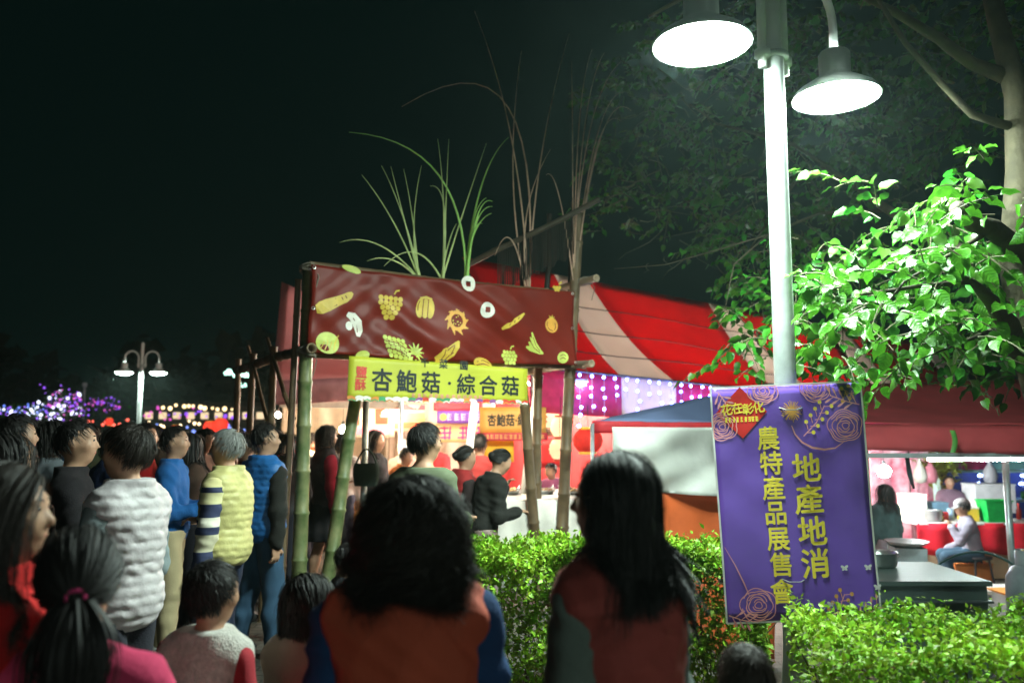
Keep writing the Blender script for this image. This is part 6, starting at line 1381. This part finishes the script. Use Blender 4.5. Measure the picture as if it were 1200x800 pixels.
# left crowd, middle distance
person('man in a bright blue jacket and khaki trousers facing right', 207, 6.2, 499, phi=-80, top_c=(.018, .10, .30), pants_c=(.42, .34, .20), shoe_c=(.55, .55, .52), h=.014, arms=('bent', 'bent'), group=NG)
person('grey haired man in a yellow padded vest with striped sleeves', 270, 5.3, 503, phi=82, hyaw=12, top_c=(.5, .48, .36), vest_c=(.52, .47, .19), puff=.008, pants_c=(.03, .04, .075), hair_c='grey', h=.012, arms=('down', 'bent'), group=NG, wide=1.06,
       sleeve_mat=bands_mat('striped_sleeve', [(0, (.03, .04, .10)), (.12, (.65, .60, .42)), (.3, (.03, .04, .10)), (.38, (.7, .66, .55)), (.48, (.03, .04, .10)), (.62, (.70, .64, .35)), (.74, (.03, .04, .10)), (.80, (.70, .62, .30))], 2, .85, 1.42))
person('man in a blue padded vest with black sleeves and jeans beside the green bamboo post', 312, 6.2, 496, phi=-35, hyaw=-30, top_c=(.02, .02, .022), sleeve_c=(.02, .02, .022), vest_c=(.015, .11, .32), puff=.009, pants_c=(.035, .075, .13), h=.014, arms=('down', 'back'), group=NG)
_m, _wr = person('man in a black jacket turned right, looking at a glowing phone', 92, 4.4, 492, phi=-70, top_c=(.014, .012, .014), pants_c=(.02, .02, .025), h=.014, arms=('phone', 'phone'), group=NG)
_w = sum(_wr) / 2 + np.array((0, .09, .03)); _a = _m.rotation_euler.z; _c = Vector((_m.location.x + _w[0] * math.cos(_a) - _w[1] * math.sin(_a), _m.location.y + _w[0] * math.sin(_a) + _w[1] * math.cos(_a), _w[2]))
_p = thing('phone', 'small phone with a lit screen held by the man in black', 'phone', tuple(_c)); _Q = Matrix.Rotation(_a, 3, 'Z') @ Matrix.Rotation(R(-35), 3, 'X')
MB().box(_c, (.075, .009, .15), M=_Q).build('case', mat('phone_case', (.02, .02, .02), rough=.3), _p); MB().box(_c + _Q @ Vector((0, -.0055, 0)), (.066, .002, .138), M=_Q).build('screen', glow('phone_screen', (1.0, .75, .7), 3.0), _p)
person('dark haired man at the far left edge of the crowd', 22, 4.8, 486, phi=-55, top_c=(.02, .018, .02), pants_c=(.02, .02, .025), h=.016, group=NG)
person('person in a grey hooded jacket behind the dark haired man on the left', 62, 5.6, 493, phi=-20, top_c=(.16, .18, .20), pants_c=(.02, .02, .025), h=.016, group=NG, hair='bob')
person('person in a black coat seen from behind at the left edge', 12, 3.5, 508, phi=-5, top_c=(.012, .012, .014), pants_c=(.02, .02, .025), h=.014, hair='bob', group=NG)
person('person in a bright red jacket behind the man in the white vest', 172, 7.2, 495, phi=-60, top_c=(.50, .02, .02), pants_c=(.03, .03, .04), h=.018, group=NG)
far = [('person in a blue coat far behind the left crowd', 78, 8.5, 497, -30, (.03, .14, .30)), ('person in a black coat between the white vest and the blue jacket', 186, 9.0, 499, 60, (.02, .02, .022)), ('person in a brown coat behind the grey haired man', 236, 8.2, 500, -120, (.12, .07, .05)),
       ('person in dark clothes left of the blue padded vest', 288, 9.5, 500, 150, (.03, .025, .03)), ('person in a maroon jacket far back in the crowd', 138, 10.5, 500, 20, (.25, .03, .05)), ('person in a grey jacket far back at the left', 40, 11.0, 500, -90, (.18, .18, .2)), ('person in a purple coat far back near the lamp', 158, 12.5, 501, 120, (.14, .06, .18)),
       ('person in a tan coat far back beside the stall poles', 302, 11.5, 501, -20, (.35, .26, .16)), ('person in black far back behind the khaki trousers', 222, 12.0, 502, 90, (.02, .02, .02)), ('person in a dark green coat far back on the left', 108, 9.3, 498, 45, (.04, .08, .05)), ('person in a dark red coat by the stall poles', 326, 9.4, 503, -70, (.3, .02, .03))]
far += [('person in a charcoal coat just left of the green bamboo post', 338, 8.0, 505, 30, (.04, .04, .045)), ('person in a wine coloured coat between the yellow and blue vests', 292, 7.4, 507, 100, (.16, .02, .03)), ('person in a navy coat behind the man in black', 128, 6.2, 500, -40, (.02, .03, .08)), ('person in an olive coat near the left edge', 44, 7.0, 497, 15, (.09, .09, .05)),
        ('person in a dark brown coat behind the khaki trousers', 232, 6.9, 506, 110, (.06, .035, .025)), ('person in a black hooded coat under the stall beam', 352, 9.6, 507, -30, (.02, .02, .025)), ('person in a slate coat far back near the purple trees', 92, 13.0, 502, -80, (.1, .12, .15)), ('person in a rust coat in the aisle left of the leaning bamboo', 372, 12.2, 505, 60, (.35, .1, .04))]
for i, (lb, px, Y, tp, ph, c) in enumerate(far): person(lb, px, Y, tp, phi=ph, top_c=c, pants_c=(.03, .03, .045), h=.022, lean=(0, 4, -2, 6, 2)[i % 5], hyaw=(20, -25, 35, -10)[i % 4], hpitch=(-12, 0, -20)[i % 3], hair=('short', 'bob', 'short', 'long')[i % 4], arms=(('bent', 'down'), ('down', 'down'), ('phone', 'bent'))[i % 3], group=NG)
_, wr = person('man in a white padded vest with grey sleeves facing left', 156, 3.6, 498, phi=72, hyaw=18, top_c=(.20, .24, .25), sleeve_c=(.20, .24, .25), vest_c=(.50, .455, .47), puff=.009, pants_c=(.025, .03, .035), h=.011, arms=('down', 'bent'), group=NG, strandn=2600, hair_c='darkbrown', wide=.94)
# children and foreground
person('boy in a white fleece vest with red sleeves seen from behind', 255, 2.75, 655, phi=-18, hyaw=-15, top_c=(.35, .04, .04), sleeve_c=(.32, .03, .04), vest_c=(.58, .55, .50), fuzz=True, pants_c=(.03, .03, .04), kid=True, h=.010, group=NG, strandn=4500)
person('child with dark hair beside the foot of the green bamboo post', 366, 2.95, 670, phi=-30, top_c=(.35, .27, .22), pants_c=(.03, .03, .04), kid=True, h=.011, group=NG, hair='bob', strandn=3500)
person('small child with dark hair just behind the curly haired woman', 412, 4.6, 632, phi=-60, top_c=(.05, .05, .06), pants_c=(.03, .03, .04), kid=True, h=.014, group=NG)
person('girl with a ponytail and pink hair tie in a pink shirt', 106, 1.9, 618, phi=12, hyaw=14, top_c=(.62, .055, .14), pants_c=(.03, .03, .05), hair='pony', kid=True, h=.009, group=NG, strandn=5000, wide=1.05)
person('girl with long hair in red at the left edge, face turned right', 14, 1.95, 545, phi=-78, top_c=(.52, .02, .02), pants_c=(.03, .03, .05), hair='long', hair_c='darkbrown', h=.009, group=NG, strandn=5000, long_len=.36)
person('small child whose head shows at the bottom edge below the poster', 864, 2.25, 748, phi=10, top_c=(.5, .12, .05), pants_c=(.03, .03, .05), kid=True, h=.010, group=NG, strandn=4000, hair_c='brown')
person('woman with thick curly hair in an orange red vest with dark blue sleeves', 482, 2.02, 560, phi=5, hyaw=-14, top_c=(.02, .05, .14), sleeve_c=(.02, .055, .15), vest_c=(.46, .075, .034), pants_c=(.03, .03, .05), hair='curly', hair_c='darkbrown', h=.009, group=NG, strandn=11000, wide=1.06, hvol=.13, hair_end=.21)
person('woman with long straight black hair in a dark red vest with grey green sleeves', 722, 2.0, 529, phi=42, hyaw=34, top_c=(.13, .16, .14), sleeve_c=(.13, .16, .14), vest_c=(.32, .055, .045), pants_c=(.03, .03, .05), hair='long', h=.009, group=NG, strandn=11000, long_len=.44, wide=.92, hair_end=.25, hvol=.02, tuck=-.12)
# ------------------------------------------------------------------ thin haze volume added to put a glow round the lamps
hz = MB().box((0, 180, 6.6), (524, 484, 16.2)).build('haze', None); stuff(hz); tag(hz, 'added thin haze over the whole market for the lamp glow', 'haze')
vm = bpy.data.materials.new('haze'); vm.use_nodes = True; vn = vm.node_tree; vn.nodes.remove(vn.nodes['Principled BSDF']); pv = vn.nodes.new('ShaderNodeVolumePrincipled')
pv.inputs['Color'].default_value = (.72, 1.0, .90, 1); pv.inputs['Density'].default_value = .0009; pv.inputs['Anisotropy'].default_value = .6
vn.links.new(pv.outputs[0], vn.nodes['Material Output'].inputs['Volume']); hz.data.materials.append(vm)
SC.cycles.volume_bounces = 0
print('SCRIPT', round(time.time() - T0, 1), 's', len(bpy.data.objects), 'objects', sum(len(o.data.polygons) for o in bpy.data.objects if o.type == 'MESH'), 'faces')
